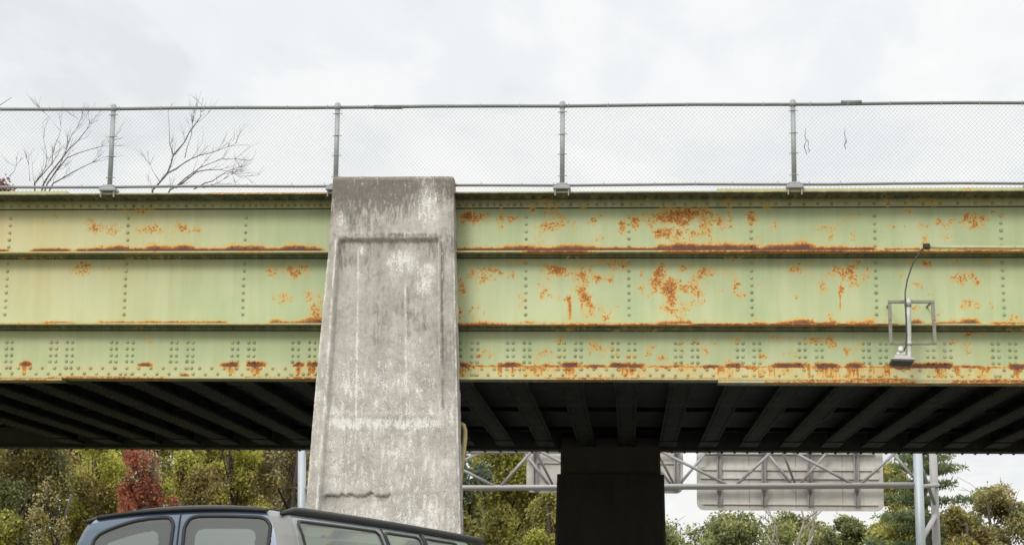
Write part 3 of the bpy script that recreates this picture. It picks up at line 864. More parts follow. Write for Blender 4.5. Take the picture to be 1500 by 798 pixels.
for (x_, y_) in ((1303, 443), (1366, 443), (1305, 502), (1370, 502), (1304, 468), (1304, 473), (1304, 477), (1367.5, 468), (1367.5, 473), (1367.5, 477)):
    mb.dome(at(x_, y_, LY - .06), .014, .012)
for (x_, y_) in ((1306, 442), (1365, 442)):   # stand-offs back to the girder
    a = at(x_, y_, LY); mb.tube([a, (a.x, GY, a.z)], .018, 6)
mb.build('mounting_frame', FRM, fl)
mb = MB()
mb.tube([at(1330, 437, LY - .07), at(1330.6, 470, LY - .07), at(1331.5, 514, LY - .07), at(1332, 519, LY - .08), at(1331, 524, LY - .12), at(1328, 527, LY - .17)], .042, 12)
mb.tube([at(1330, 438, LY - .07), at(1330.1, 449, LY - .07)], .052, 12)
mb.tube([at(1331.3, 500, LY - .07), at(1331.5, 506, LY - .07)], .050, 12)
mb.build('mast', PIPE, fl, True)
mb = MB()
c = at(1321, 529.5, LY - .22)
Mr = Matrix.Rotation(math.radians(-14), 3, 'X') @ Matrix.Rotation(math.radians(4), 3, 'Z')
for (dz, w, d_, h) in ((.0, .34, .26, .03), (.04, .25, .19, .05)):
    mb.box(c + Vector((0, 0, dz)), (w, d_, h), Mr, .01)
mb.build('lamp_housing', simple('lamp_aluminium', (.36, .36, .33), .5, .4, .2, 20), fl)
mb = MB()
mb.box(c + Vector((0, -.005, -.022)), (.30, .22, .015), Mr, .004)
mb.build('lens', simple('lamp_lens', (.12, .12, .105), .25, 0, .2, 20), fl)
mb = MB()
c = at(1319, 518.5, LY - .13)
mb.box(c, (.13, .10, .05), None, .012); mb.tube([c + Vector((0, -.02, .02)), c + Vector((0, -.02, .08))], .045, 12); mb.dome(c + Vector((0, -.02, .08)), .045, .035, 'z', 12)
mb.build('junction_box', simple('junction_aluminium', (.5, .5, .47), .5, .3, .2, 20), fl, True)
mb = MB()
mb.tube([at(1357, 361, GY - .24), at(1350, 366, GY - .34), at(1342, 377, LY), at(1335, 392, LY), at(1329, 410, LY - .03), at(1326, 428, LY - .08), at(1326, 440, LY - .13), at(1327, 462, LY - .135), at(1328, 490, LY - .13), at(1327, 507, LY - .14), at(1322, 517, LY - .15)], .011, 6)
mb.build('cable', simple('black_cable', (.035, .035, .033), .6, 0, .2, 20), fl, True)
cd = MB()
cy = GY - .2
cd.tube([at(1358, 361.8, cy), at(1420, 362, cy), at(1500, 362.3, cy), at(1700, 363, cy), at(2600, 366, cy)], .028, 10)
for px in (1408, 1481, 1560): cd.tube([at(px, 362, cy), at(px + 5, 362, cy)], .036, 10)
cd.tube([at(1354, 361, cy - .03), at(1361, 362, cy)], .045, 10)
o = cd.build('conduit_pipe', simple('painted_conduit', (.40, .43, .25), .5, 0, .2, 8), None, True)
tag(o, 'thin pale green conduit pipe lying along the upper girder ledge at far right', 'pipe')
mb = MB(); mb.box(at(1357, 360.5, cy - .06), (.10, .08, .07), None, .01); mb.build('end_fitting', simple('rusty_fitting', (.045, .028, .02), .85, 0, .4, 15), o)

# ------------------------------------------------------------------ sign gantry behind the bridge
TY = 52.0; TB = 53.1
gan = empty('sign_gantry', (at(1343, 700, TY).x, TY, 0), 'grey tubular overhead sign gantry truss spanning behind the bridge', 'gantry')
def chord(y, Y, r):
    mb = MB(); a = at(442, y[0], Y); b = at(1344, y[1], Y); mb.tube([a, (a + b) / 2, b], r, 12)
    mb.build('chord', ALU, gan, True)
chord((715, 709), TY, .063); chord((658.5, 653), TY, .063); chord((716, 711), TB, .075); chord((662, 657), TB, .075)
def pmap(px, py):  # chord rows run slightly uphill to the right
    return px, py
for (x0, y0, x1, y1) in [(620, 659, 727, 713), (733, 712, 781, 658), (786, 658, 895, 713), (901, 712, 952, 656), (957, 655, 1070, 712), (1077, 711, 1136, 656), (1150, 655, 1254, 711), (1259, 710, 1320, 655), (510, 714, 560, 659), (566, 713, 615, 659)]:
    mb = MB(); mb.tube([at(x0, y0, TY), at(x1, y1, TY)], .043, 8); mb.build('diagonal', ALU_DARK, gan, True)
for (x0, y0, x1, y1) in [(768, 661, 806, 713), (813, 713, 856, 661), (946, 661, 986, 713), (992, 713, 1036, 660), (1122, 660, 1162, 712), (1169, 712, 1214, 659), (1302, 657, 1342, 703), (590, 714, 708, 661)]:
    mb = MB(); mb.tube([at(x0, y0, TB), at(x1, y1, TB)], .040, 8); mb.build('diagonal', ALU, gan, True)
for (x0, x1) in [(783, 811), (960, 989), (1145, 1166)]:   # bracing between the two planes
    mb = MB(); mb.tube([at(x0, 657, TY), at(x1, 712, TB)], .036, 8); mb.build('diagonal', ALU_DARK, gan, True)
def upright(p0, p1, Y, r, m):
    a = at(*p0, Y); b = at(*p1, Y)
    t = (b - a).normalized(); low_ = a + t * (a.z / -t.z) if t.z < 0 else b
    mb = MB(); mb.tube([low_, b], r, 14) if False else mb.tube([a + (a - b) * .2, low_], r, 14)
    mb.build('upright', m, gan, True)
BLUEISH = simple('bluish_galvanised', (.36, .40, .42), .5, .3, .1, 4)
upright((1343.5, 650), (1349, 798), TY, .130, BLUEISH)
upright((1366, 650), (1372, 798), TB + .9, .115, ALU)
upright((442.5, 650), (441.5, 798), TY, .115, BLUEISH); upright((466, 650), (466, 798), TB + .9, .10, ALU)
for (p0, y0, p1, y1, r, m) in [((1337, 650), TY, (1370, 740), TB + .9, .055, ALU_DARK), ((1371, 753), TB + .9, (1352, 787), TY, .075, ALU), ((1352, 712), TY, (1374, 710), TB + .9, .06, ALU)]:
    mb = MB(); mb.tube([at(*p0, y0), at(*p1, y1)], r, 10); mb.build('brace', m, gan, True)

SY = TB + .35
def roundrect(x0, z0, x1, z1, r, n=6):
    out = []
    for cx, cz, a0 in ((x1 - r, z1 - r, 0), (x0 + r, z1 - r, 90), (x0 + r, z0 + r, 180), (x1 - r, z0 + r, 270)):
        for k in range(n + 1):
            a = math.radians(a0 + 90 * k / n); out.append((cx + r * math.cos(a), cz + r * math.sin(a)))
    return out
def hsign(x0, x1, yb, h, hang, label, stiffs):
    a = at(x0, yb, SY); b = at(x1, yb, SY); zb = (a.z + b.z) / 2
    root = empty('highway_sign', ((a.x + b.x) / 2, SY, zb), label, 'sign', 'highway signs on the gantry seen from behind')
    mb = MB(); o2 = roundrect(a.x, zb, b.x, zb + h, .2); n = len(o2)
    vs = [(x, SY, z) for x, z in o2] + [(x, SY + .03, z) for x, z in o2]
    mb.add(vs, [tuple(range(n)), tuple(range(n, 2 * n))[::-1]] + [(i, n + i, n + (i + 1) % n, (i + 1) % n) for i in range(n)])
    r_ = np.random.default_rng(int(x0))
    for q in range(26): mb.dome((r_.uniform(a.x + .2, b.x - .2), SY - .001, zb + r_.choice([.10, .32, .62, 1.05, 1.40])), .018, .012, '-y', 6)
    mb.build('sign_panel', SIGNBACK, root)
    for (f0, f1, dy, th) in stiffs:
        mb = MB(); z = zb + dy
        mb.box(((a.x * (1 - f0) + b.x * f0 + a.x * (1 - f1) + b.x * f1) / 2, SY - .032, z), ((b.x - a.x) * (f1 - f0), .06, th), None, .006)
        mb.build('stiffener', SIGNBACK, root)
    for px, lo in hang:
        mb = MB(); x = at(px, yb, SY - .1).x
        mb.box((x - .05, SY - .115, zb + lo + (h - lo) / 2), (.03, .10, h - lo), None, .004)
        mb.box((x + .05, SY - .115, zb + lo + (h - lo) / 2), (.03, .10, h - lo), None, .004)
        mb.box((x, SY - .08, zb + lo + (h - lo) / 2), (.08, .02, h - lo))
        for zz in (zb + lo + .04, zb + lo + .42): mb.dome((x + .05, SY - .166, zz), .022, .018)
        mb.build('hanger_beam', ALU, root)
    xs_ = np.linspace(a.x, b.x, 5)[1:-1]
    for x in xs_:
        mb = MB(); mb.box((x + .17, SY - .004, zb + h * .5), (.018, .010, h * .96)); mb.build('sheet_joint', ALU_DARK, root)
    return root
hsign(1021, 1295, 747.5, 2.75, [(1054, .14), (1119.5, .14), (1187, .14), (1255.5, .14)], 'wide pale grey sign back with rounded corners hanging right of the black pier',
      [(.03, .97, .175, .035), (.02, .975, .92, .05), (.04, .96, 1.62, .05), (.02, .98, 1.19, .10)])
hsign(771, 1001, 721.5, 2.3, [(784, .05), (838, .05), (935, .05), (991, .05)], 'grey sign back mostly hidden behind the black pier',
      [(.02, .98, .86, .05), (.03, .97, .12, .035)])

# ------------------------------------------------------------------ trees
def leaf_mesh(P, size, tint, droop=0.0, elong=1.6):
    """one folded leaf (two triangles) per point"""
    n = len(P)
    d = rng.normal(size=(n, 3)); d[:, 2] -= droop; d /= np.linalg.norm(d, axis=1)[:, None]
    e = rng.normal(size=(n, 3)); e -= d * (e * d).sum(1)[:, None]; e /= np.linalg.norm(e, axis=1)[:, None]
    nn = np.cross(d, e)
    s = size * rng.uniform(.6, 1.35, n)[:, None]
    a = P; b = P + d * s * .5 * elong + e * s * .5 + nn * s * .12; c = P + d * s * elong; f = P + d * s * .5 * elong - e * s * .5 + nn * s * .12
    V = np.stack([a, b, c, f], 1).reshape(-1, 3)
    return V, np.repeat(tint, 4)


def mesh_from_quads(name, V, tint, mat, parent=None):
    n = len(V) // 4
    me = bpy.data.meshes.new(name)
    me.vertices.add(len(V)); me.vertices.foreach_set('co', V.astype(np.float32).ravel())
    me.loops.add(n * 4); me.loops.foreach_set('vertex_index', np.arange(n * 4, dtype=np.int32))
    me.polygons.add(n); me.polygons.foreach_set('loop_start', np.arange(0, n * 4, 4, dtype=np.int32))
    me.polygons.foreach_set('loop_total', np.full(n, 4, np.int32))
    me.update(calc_edges=True)
    return link(name, me, mat, parent, False, {'tint': tint})


def noise3(P, f, seed):
    return (vnoise(P[:, 0] * f + P[:, 1] * f * .7, P[:, 2] * f + P[:, 1] * f * .4, seed) + vnoise(P[:, 1] * f - P[:, 0] * f * .5, P[:, 2] * f * 1.1 + 7, seed + 5)) / 2


def crown_points(blobs, n, gap=.44, seed=1, gf=1.1):
    """blobs: (cx, cy, cz, rx, ry, rz). leaves sit in clumps through the volume, gaps between"""
    vol = np.array([b[3] * b[4] * b[5] for b in blobs]) ** .75
    ids = rng.choice(len(blobs), size=int(n * 2.4), p=vol / vol.sum())
    B = np.array(blobs)[ids]
    d = rng.normal(size=(len(ids), 3)); d /= np.linalg.norm(d, axis=1)[:, None]
    r = rng.uniform(0, 1, len(ids)) ** .42
    P = B[:, :3] + d * r[:, None] * B[:, 3:] * (1 + .25 * rng.normal(size=(len(ids), 1)) * .5)
    keep = noise3(P, gf, seed) + .10 * rng.normal(size=len(P)) > gap
    P = P[keep][:n]
    return P


def blob_cloud(cx, cy, zb, zt, w, dpt, n, seed, shape='round'):
    r = np.random.default_rng(seed)
    out = []
    H = zt - zb
    for i in range(n):
        t = (i + .5) / n
        z = zb + H * (.08 + .84 * t)
        if shape == 'round': ww = w * math.sqrt(max(.08, 1 - (2 * t - .9) ** 2 * .75))
        elif shape == 'column': ww = w
        elif shape == 'flat': ww = w * (1 - .35 * max(0, t - .7) / .3)
        else: ww = w * (1 - t * .8)
        a = r.uniform(0, 2 * PI); q = math.sqrt(r.uniform(.05, 1))
        s = r.uniform(.55, 1.0)
        out.append((cx + math.cos(a) * q * ww * .75, cy + math.sin(a) * q * dpt * .75, z, w * .42 * s, dpt * .42 * s, max(.10 * H, .30 * w) * s))
    return out


def limbs(mb, base, top_z, blobs, r0, seed):
    r = np.random.default_rng(seed)
    bx, by, bz = base
    lean = r.uniform(-.3, .3, 2)
    tr = [Vector((bx + lean[0] * t * t * 2, by + lean[1] * t * t * 2, bz + (top_z - bz) * t)) for t in np.linspace(0, 1, 7)]
    mb.tube(tr, [r0 * (1 - .8 * t) + .015 for t in np.linspace(0, 1, 7)], 8)
    for b in blobs:
        t = float(np.clip((b[2] - bz) / (top_z - bz) - r.uniform(.1, .3), .15, .9))
        a = tr[0].lerp(tr[-1], t); a = Vector((bx + lean[0] * t * t * 2, by + lean[1] * t * t * 2, bz + (top_z - bz) * t))
        e = Vector(b[:3]) + Vector((r.uniform(-.2, .2), r.uniform(-.2, .2), b[5] * .6))
        m = a.lerp(e, .5) + Vector((0, 0, -.1 + r.uniform(-.2, .3)))
        rr_ = r0 * (1 - .8 * t) * .55
        mb.tube([a, m, e], [rr_, rr_ * .6, .012], 5)
        for q in range(3):
            f = e + Vector((r.normal() * b[3] * .7, r.normal() * b[4] * .7, r.normal() * b[5] * .7))
            s_ = m.lerp(e, r.uniform(.2, .9))
            mb.tube([s_, s_.lerp(f, .5) + Vector((0, 0, .1)), f], [rr_ * .4, rr_ * .25, .008], 4)


GREENS = {
    'dark': [(0, (.026, .032, .012)), (.45, (.058, .066, .024)), (.8, (.115, .118, .045)), (1, (.22, .20, .07))],
    'yellowgreen': [(0, (.075, .078, .018)), (.45, (.19, .18, .03)), (.8, (.34, .30, .04)), (1, (.48, .36, .045))],
    'red': [(0, (.05, .026, .016)), (.4, (.13, .042, .026)), (.75, (.22, .062, .034)), (1, (.27, .12, .05))],
    'olive': [(0, (.055, .046, .018)), (.45, (.13, .105, .034)), (.8, (.22, .17, .055)), (1, (.33, .21, .07))],
    'tan': [(0, (.08, .06, .034)), (.45, (.17, .135, .068)), (.8, (.29, .235, .125)), (1, (.40, .30, .11))],
    'bluegreen': [(0, (.028, .042, .027)), (.5, (.062, .082, .052)), (.85, (.11, .13, .08)), (1, (.2, .2, .1))],
    'gold': [(0, (.06, .06, .02)), (.45, (.14, .132, .04)), (.8, (.23, .205, .06)), (1, (.36, .25, .05))],
    'midgreen': [(0, (.062, .072, .028)), (.5, (.12, .132, .048)), (.85, (.20, .195, .075)), (1, (.28, .25, .09))],
    'orange': [(0, (.055, .05, .022)), (.45, (.14, .12, .048)), (.8, (.22, .18, .075)), (1, (.32, .18, .07))],
    'pine': [(0, (.03, .046, .024)), (.5, (.07, .09, .038)), (.85, (.13, .145, .055)), (1, (.20, .19, .07))],
    'darkred': [(0, (.035, .010, .014)), (.6, (.09, .018, .022)), (1, (.16, .03, .03))],
}
GREENS = {k: [(p, tuple(min(.62, (c * .92 + .08 * sum(col) / 3) * 2.55) for c in col)) for p, col in v] for k, v in GREENS.items()}
MATS = {k: leafmat('leaves_' + k, v) for k, v in GREENS.items()}


def tree(name, label, px0, px1, ytop, Y, mat, n, leaf, seed, zb=1.0, nb=16, gap=.44, shape='round', group=None, cat='tree', r0=.16, depth=None, bark=None, gf=1.1, tshift=0.0):
    a = at(px0, ytop, Y); b = at(px1, ytop, Y); cx = (a.x + b.x) / 2; w = (b.x - a.x) / 2
    zt = (a.z + b.z) / 2
    dpt = depth or max(1.0, w)
    root = empty(name, (cx, Y, 0), label, cat, group)
    bl = blob_cloud(cx, Y, zb, zt, w, dpt, nb, seed, shape)
    P = crown_points(bl, n, gap, seed, gf)
    big = noise3(P, .55, seed + 3); fine = noise3(P, 2.6, seed + 9)
    t = np.clip(.04 + tshift + .42 * big + .45 * fine + .25 * rng.normal(size=len(P)), 0, 1)
    V, T = leaf_mesh(P, leaf, t, .5)
    mb = MB(); limbs(mb, (cx, Y, 0), zb + (zt - zb) * .85, bl, r0, seed)
    mb.build('trunk', bark or BARK, root, True)
    second = {'dark': 'olive', 'olive': 'yellowgreen', 'tan': 'olive', 'yellowgreen': 'olive', 'gold': 'yellowgreen', 'red': 'tan', 'midgreen': 'dark', 'orange': 'midgreen', 'bluegreen': 'gold'}[mat]
    o = mesh_from_quads('crown', V, T, [MATS[mat], MATS[second]], root)
    pick = (noise3(P, 1.25, seed + 21) + .10 * rng.normal(size=len(P)) > (.60 if mat in ('red', 'yellowgreen', 'dark', 'midgreen') else .55)).astype(np.int32)
    o.data.polygons.foreach_set('material_index', pick); o.data.update()
    return root

WG = 'autumn trees beyond the bridge on the left'
tree('leafy_tree', 'yellow tree filling the view behind the red tree', 120, 300, 600, 68, 'yellowgreen', 40000, .085, 51, .2, 34, .33, group=WG, depth=2.0, tshift=-.05)
tree('leafy_tree', 'gold olive tree farthest back behind the concrete pillar and its neighbours', 330, 520, 600, 74, 'gold', 30000, .09, 52, .2, 28, .34, group=WG, depth=2.0)
tree('leafy_tree', 'tall dark green tree at the far left under the bridge', -110, 118, 560, 58, 'dark', 56000, .070, 11, .2, 34, .37, group=WG, r0=.2, tshift=.12)
tree('leafy_tree', 'olive backing tree seen between the dark green and yellow trees', 20, 200, 600, 72, 'olive', 32000, .10, 29, .2, 30, .40, group=WG, depth=2.5)
tree('leafy_tree', 'bright yellow green tree left of the red tree', 84, 212, 628, 61, 'yellowgreen', 44000, .066, 12, .2, 28, .36, group=WG)
tree('dry_shrub', 'tan withered shrub with dead leaves standing before the dark green tree', 46, 112, 690, 54.5, 'tan', 2600, .065, 13, .3, 20, .55, cat='shrub', r0=.10)
tree('leafy_tree', 'low yellow green bush in the bottom left corner', -40, 70, 738, 54.8, 'yellowgreen', 8000, .075, 36, .2, 14, .38, group=WG, tshift=-.2)
tree('red_tree', 'dark red leaved tree among yellow trees above the vehicle roof', 176, 246, 630, 56, 'red', 11000, .065, 14, .2, 28, .48, 'column', cat='tree', r0=.2)
tree('leafy_tree', 'golden yellow tree right of the red tree', 222, 318, 600, 60, 'yellowgreen', 40000, .066, 15, .2, 26, .34, group=WG, tshift=.04)
tree('leafy_tree', 'brownish olive tree left of the concrete pillar', 276, 400, 590, 59, 'olive', 52000, .066, 16, .2, 32, .35, group=WG)
tree('leafy_tree', 'broad olive tree behind the golden and brownish trees', 190, 420, 590, 70, 'olive', 36000, .10, 37, .2, 34, .36, group=WG, depth=2.5)
tree('leafy_tree', 'tan autumn tree half hidden by the concrete pillar', 352, 500, 600, 61, 'tan', 46000, .066, 17, .2, 30, .36, group=WG)
tree('red_bush', 'low red tinged bush right of the red tree trunk', 226, 264, 712, 55.5, 'red', 2600, .07, 33, .3, 8, .40, cat='bush', r0=.06)
tree('leafy_tree', 'dull green backing tree at the left edge behind the tall dark green tree', -140, 70, 590, 70, 'olive', 34000, .085, 54, .2, 28, .34, group=WG, depth=2.0, tshift=-.1)
MG = 'autumn trees between the pillar and the pier'
tree('leafy_tree', 'dull olive tree filling the gaps behind the gold tree by the pier', 660, 860, 640, 70, 'olive', 40000, .085, 53, .2, 32, .34, group=MG, depth=2.0)
tree('leafy_tree', 'blue green tree right beside the concrete pillar', 640, 722, 650, 55.5, 'bluegreen', 16000, .085, 18, .2, 22, .36, 'column', group=MG)
tree('leafy_tree', 'tall olive gold tree between the concrete pillar and the black pier', 668, 815, 590, 60, 'gold', 64000, .066, 19, .2, 36, .34, group=MG)
tree('leafy_tree', 'yellow green tree half hidden behind the black pier', 748, 880, 700, 57.5, 'gold', 34000, .066, 20, .2, 24, .35, group=MG, tshift=.10)
RG = 'trees beyond the gantry on the right'
tree('leafy_tree', 'mid green tree just right of the black pier', 890, 1090, 766, 92, 'midgreen', 26000, .105, 21, .2, 26, .38, shape='flat', group=RG, depth=2)
tree('leafy_tree', 'bushy green tree below the left end of the wide sign', 1004, 1160, 746, 88, 'midgreen', 30000, .105, 22, .2, 28, .38, shape='flat', group=RG, depth=2, tshift=.06)
tree('leafy_tree', 'dark green tree behind the pale leafless tree below the sign', 1090, 1240, 750, 97, 'midgreen', 22000, .105, 38, .2, 26, .38, shape='flat', group=RG, depth=2, tshift=.15)
tree('leafy_tree', 'bushy green tree below the middle of the wide sign', 1180, 1290, 747, 90, 'midgreen', 24000, .105, 23, .2, 24, .38, shape='flat', group=RG, depth=2)
tree('leafy_tree', 'gold green bush below the right end of the wide sign', 1220, 1345, 762, 84, 'gold', 16000, .10, 24, .2, 18, .40, shape='flat', group=RG, depth=2)
tree('leafy_tree', 'olive orange tree with loose crown at the far right', 1380, 1530, 702, 86, 'orange', 34000, .095, 25, .2, 34, .41, group=RG, gf=1.3)
tree('leafy_tree', 'dark olive tree in front of the pine at the right gantry leg', 1368, 1460, 738, 82, 'olive', 16000, .10, 26, .2, 18, .40, shape='flat', group=RG, tshift=-.1)
tree('leafy_tree', 'olive tree between the pine and the wide sign', 1262, 1350, 668, 94, 'gold', 20000, .105, 27, .2, 26, .43, shape='flat', group=RG, tshift=-.12, depth=1.6)
tree('leafy_tree', 'low green tree behind the pine and the gantry leg', 1290, 1440, 750, 98, 'midgreen', 22000, .11, 39, .2, 24, .38, shape='flat', group=RG, depth=2, tshift=-.1)

# bare pale tree below the sign
def grow(mb, p, d, L, r, depth, rg, spread=.5):
    pts = [p]; q = p.copy(); dd = d.copy()
    for i in range(4):
        dd = (dd + Vector((rg.normal() * .10, rg.normal() * .10, rg.normal() * .06 + .03))).normalized()
        q = q + dd * (L / 4); pts.append(q.copy())
    mb.tube(pts, [r * (1 - .14 * i) for i in range(5)], 6 if r > .02 else 4)
    if depth == 0: return
    for k in range(rg.integers(2, 4)):
        a = pts[rg.integers(2, 5)]
        nd = (dd + Vector((rg.normal() * spread, rg.normal() * spread, rg.normal() * spread * .6 + .15))).normalized()
        grow(mb, a, nd, L * rg.uniform(.55, .8), r * .56, depth - 1, rg, spread)

b = at(1160, 798, 86)
bt = empty('bare_tree', (b.x, 86, 0), 'pale leafless branching tree standing below the wide sign', 'tree')
mb = MB(); rg = np.random.default_rng(5)
mb.tube([(b.x, 86, 0), (b.x, 86, 3.0)], [.16, .13], 8)
for sx, l in ((-.75, 2.0), (.1, 2.3), (.7, 2.0)): grow(mb, Vector((b.x, 86, 2.9)), Vector((sx, .1, 1)).normalized(), l, .10, 3, rg, .45)
mb.build('branches', BARK_PALE, bt, True)

# pine: whorls of long level boughs with needle tufts
PYY = 84.0
pc_ = at(1352, 760, PYY)
pine = empty('pine_tree', (pc_.x, PYY, 0), 'dark feathery pine with level boughs behind the right gantry leg', 'pine')
mb = MB(); zt = at(1352, 610, PYY).z
mb.tube([(pc_.x, PYY, 0), (pc_.x + .1, PYY, zt * .5), (pc_.x, PYY, zt)], [.28, .18, .03], 10)
NP = []; ND = []
rg = np.random.default_rng(31)
z = 2.6
while z < zt:
    f = (z - 1.2) / (zt - 1.2)
    for k in range(rg.integers(5, 8)):
        a = rg.uniform(0, 2 * PI); L = (2.75 * (1 - f) ** .6 + .25) * rg.uniform(.6, 1.15)
        rise = rg.uniform(.0, .22)
        pts = [Vector((pc_.x + math.cos(a) * L * t, PYY + math.sin(a) * L * t, z + rg.uniform(-.03, .03) + rise * L * t * t)) for t in np.linspace(0, 1, 5)]
        mb.tube(pts, [.045, .035, .026, .016, .008], 5)
        for q in range(int(21 * L)):
            t = rg.uniform(.22, 1.05)
            c = pts[0].lerp(pts[-1], t) + Vector((rg.normal() * .13 * (1 + L * .25), rg.normal() * .13 * (1 + L * .25), rg.normal() * .05 + .03))
            for s_ in range(9): NP.append(c + Vector((rg.normal() * .08, rg.normal() * .08, rg.normal() * .03))); ND.append(f)
    z += rg.uniform(.50, .72)
mb.build('trunk', BARK, pine, True)
NP = np.array([tuple(p) for p in NP])
t = np.clip(.1 + .7 * noise3(NP, .9, 77) + .2 * rng.normal(size=len(NP)), 0, 1)
V, T = leaf_mesh(NP, .055, t, -.25, 4.5)
mesh_from_quads('needles', V, T, MATS['pine'], pine)

# leafless trees seen through the fence
def bare_tall(label, Y, trunk_px, branches, seed, rbase=.16):
    b = at(trunk_px[0], trunk_px[1], Y)
    root = empty('leafless_tree', (b.x, Y, 0), label, 'tree', 'leafless treetops behind the fence')
    mb = MB(); rg = np.random.default_rng(seed)
    mb.tube([(b.x + .3, Y, 0), (b.x + .15, Y, b.z * .5), (b.x, Y, b.z - 1.0)], [rbase * 1.7, rbase * 1.35, rbase], 8)
    j = Vector((b.x, Y, b.z - 1.0))
    for (pts, r, side) in branches:
        yy = Y + rg.uniform(-.5, .5)
        P = [at(x, y, yy + i * rg.uniform(-.35, .35)) for i, (x, y) in enumerate(pts)]
        if r > .05: P = [j] + P
        n = len(P)
        # soften with midpoints
        Q = []
        for i in range(n - 1):
            Q.append(P[i]); Q.append((P[i] + P[i + 1]) / 2 + Vector((rg.normal() * .03, 0, rg.normal() * .03)))
        Q.append(P[-1]); m = len(Q)
        mb.tube(Q, [max(.005, .62 * r * (1 - .88 * i / (m - 1))) for i in range(m)], 6)
        for s_ in range(int(side * 1.6)):
            i = rg.integers(2, m); a = Q[i]; t = (Q[i] - Q[i - 1]).normalized()
            d_ = (t + Vector((rg.normal() * .45, rg.normal() * .4, rg.normal() * .25 + .05))).normalized()
            grow(mb, a, d_, rg.uniform(.3, .8), .008, 1, rg, .35)
    mb.build('branches', TWIG, root, True)
Z1 = lambda L: [(x / 2.956, y / 2.956 + 130) for x, y in L]
bare_tall('leafless treetop fanning up through the fence left of the first post', 66, (52, 285), [
    (Z1([(150, 410), (225, 325), (240, 240), (265, 170)]), .06, 7), (Z1([(190, 410), (235, 345), (300, 260), (375, 178), (390, 140)]), .065, 8),
    (Z1([(205, 410), (290, 300), (400, 260), (470, 230)]), .055, 6), (Z1([(230, 410), (300, 370), (400, 320), (445, 298)]), .055, 5), (Z1([(215, 400), (260, 330), (310, 200), (345, 140)]), .04, 6),
    (Z1([(150, 410), (195, 345), (200, 270), (185, 150)]), .03, 4), (Z1([(130, 400), (125, 330)]), .02, 2), (Z1([(40, 380), (70, 335)]), .03, 2), (Z1([(260, 180), (200, 110)]), .02, 3)], 41)
bare_tall('leafless treetop leaning right behind the fence between the two left posts', 66, (228, 290), [
    (Z1([(660, 440), (725, 365), (750, 290), (735, 240), (728, 100)]), .075, 7), (Z1([(750, 290), (800, 230), (850, 150), (870, 100), (880, 40)]), .045, 6),
    (Z1([(725, 365), (800, 320), (860, 290), (940, 270), (1020, 240)]), .045, 7), (Z1([(735, 440), (800, 390), (870, 340), (960, 305), (1075, 310)]), .055, 8), (Z1([(760, 430), (850, 360), (950, 350), (1060, 380)]), .05, 8),
    (Z1([(840, 435), (920, 400), (1000, 350), (1040, 340)]), .04, 6), (Z1([(690, 400), (650, 330)]), .025, 3), (Z1([(800, 300), (830, 200), (840, 110)]), .025, 5), (Z1([(880, 430), (940, 410), (1000, 370)]), .03, 4)], 42)
b = at(-30, 252, 64)
rt = empty('red_tree', (b.x, 64, 0), 'dark red treetop peeking above the girder at the left edge', 'tree')
mb = MB(); mb.tube([(b.x, 64, 0), (b.x, 64, b.z - .6)], [.22, .07], 8); mb.build('trunk', BARK, rt, True)
P = crown_points([(b.x + .2, 64, b.z - .8, 1.1, 1, .75), (b.x + .95, 64, b.z - .75, .42, .5, .40), (b.x - .8, 64.2, b.z - .4, 1.0, 1, .9), (b.x, 64, b.z - 2, 1.5, 1.4, 1.4)], 7000, .42, 4, 1.6)
V, T = leaf_mesh(P, .09, np.clip(noise3(P, 1.5, 4) + .2 * rng.normal(size=len(P)), 0, 1)); mesh_from_quads('crown', V, T, MATS['darkred'], rt)
mb = MB()
a = at(-12, 162, 64); mb.tube([(b.x, 64, b.z - 1), a, at(17, 143, 64)], [.04, .018, .008], 5); mb.build('bare_twig', TWIG, rt)

# ------------------------------------------------------------------ vehicle
def carpaint(name, col):
    m, nt, out = newmat(name); g = G(nt)
    n = g.noise(g.obj(), 30, 3, .6)
    p = g.bsdf(out, g.mix(g.math('MULTIPLY', n, .25), (*col, 1), (*[c * .75 for c in col], 1)), .32, .35, None, .5)
    p.inputs['Coat Weight'].default_value = .8; p.inputs['Coat Roughness'].default_value = .16
    return m
VP_ = carpaint('blue_grey_paint', (.055, .085, .125))
VPS = carpaint('silver_grey_paint', (.26, .29, .295))
VG = simple('grey_corner_plastic', (.20, .20, .19), .6, 0, .12, 15, .35)
RUB = simple('black_rubber', (.012, .012, .012), .55, 0, .2, 20, .4)
SEATM = simple('seat_fabric', (.10, .105, .10), .9, 0, .2, 20)
GLS = glassmat('sky_veiled_tinted_window', (.16, .19, .18), (.86, .95, .92), .03, 1.8, .30)  # grey veil paints in sky reflected by the tail glass
GLB = glassmat('grey_window_border', (.02, .02, .02), (.9, .95, .95), .06, 1.45, .34, (.24, .25, .24))  # border cells of the tail glass in a darker grey
GLD = glassmat('sky_veiled_side_window', (.10, .12, .12), (.86, .95, .95), .02, 1.55, .36, (.52, .56, .56)); GLW = glassmat('windscreen_glass', (.75, .82, .8))  # grey veil paints in sky reflected by the side glass

H = math.radians(12)
vp0 = at(436, 744, 12.5)
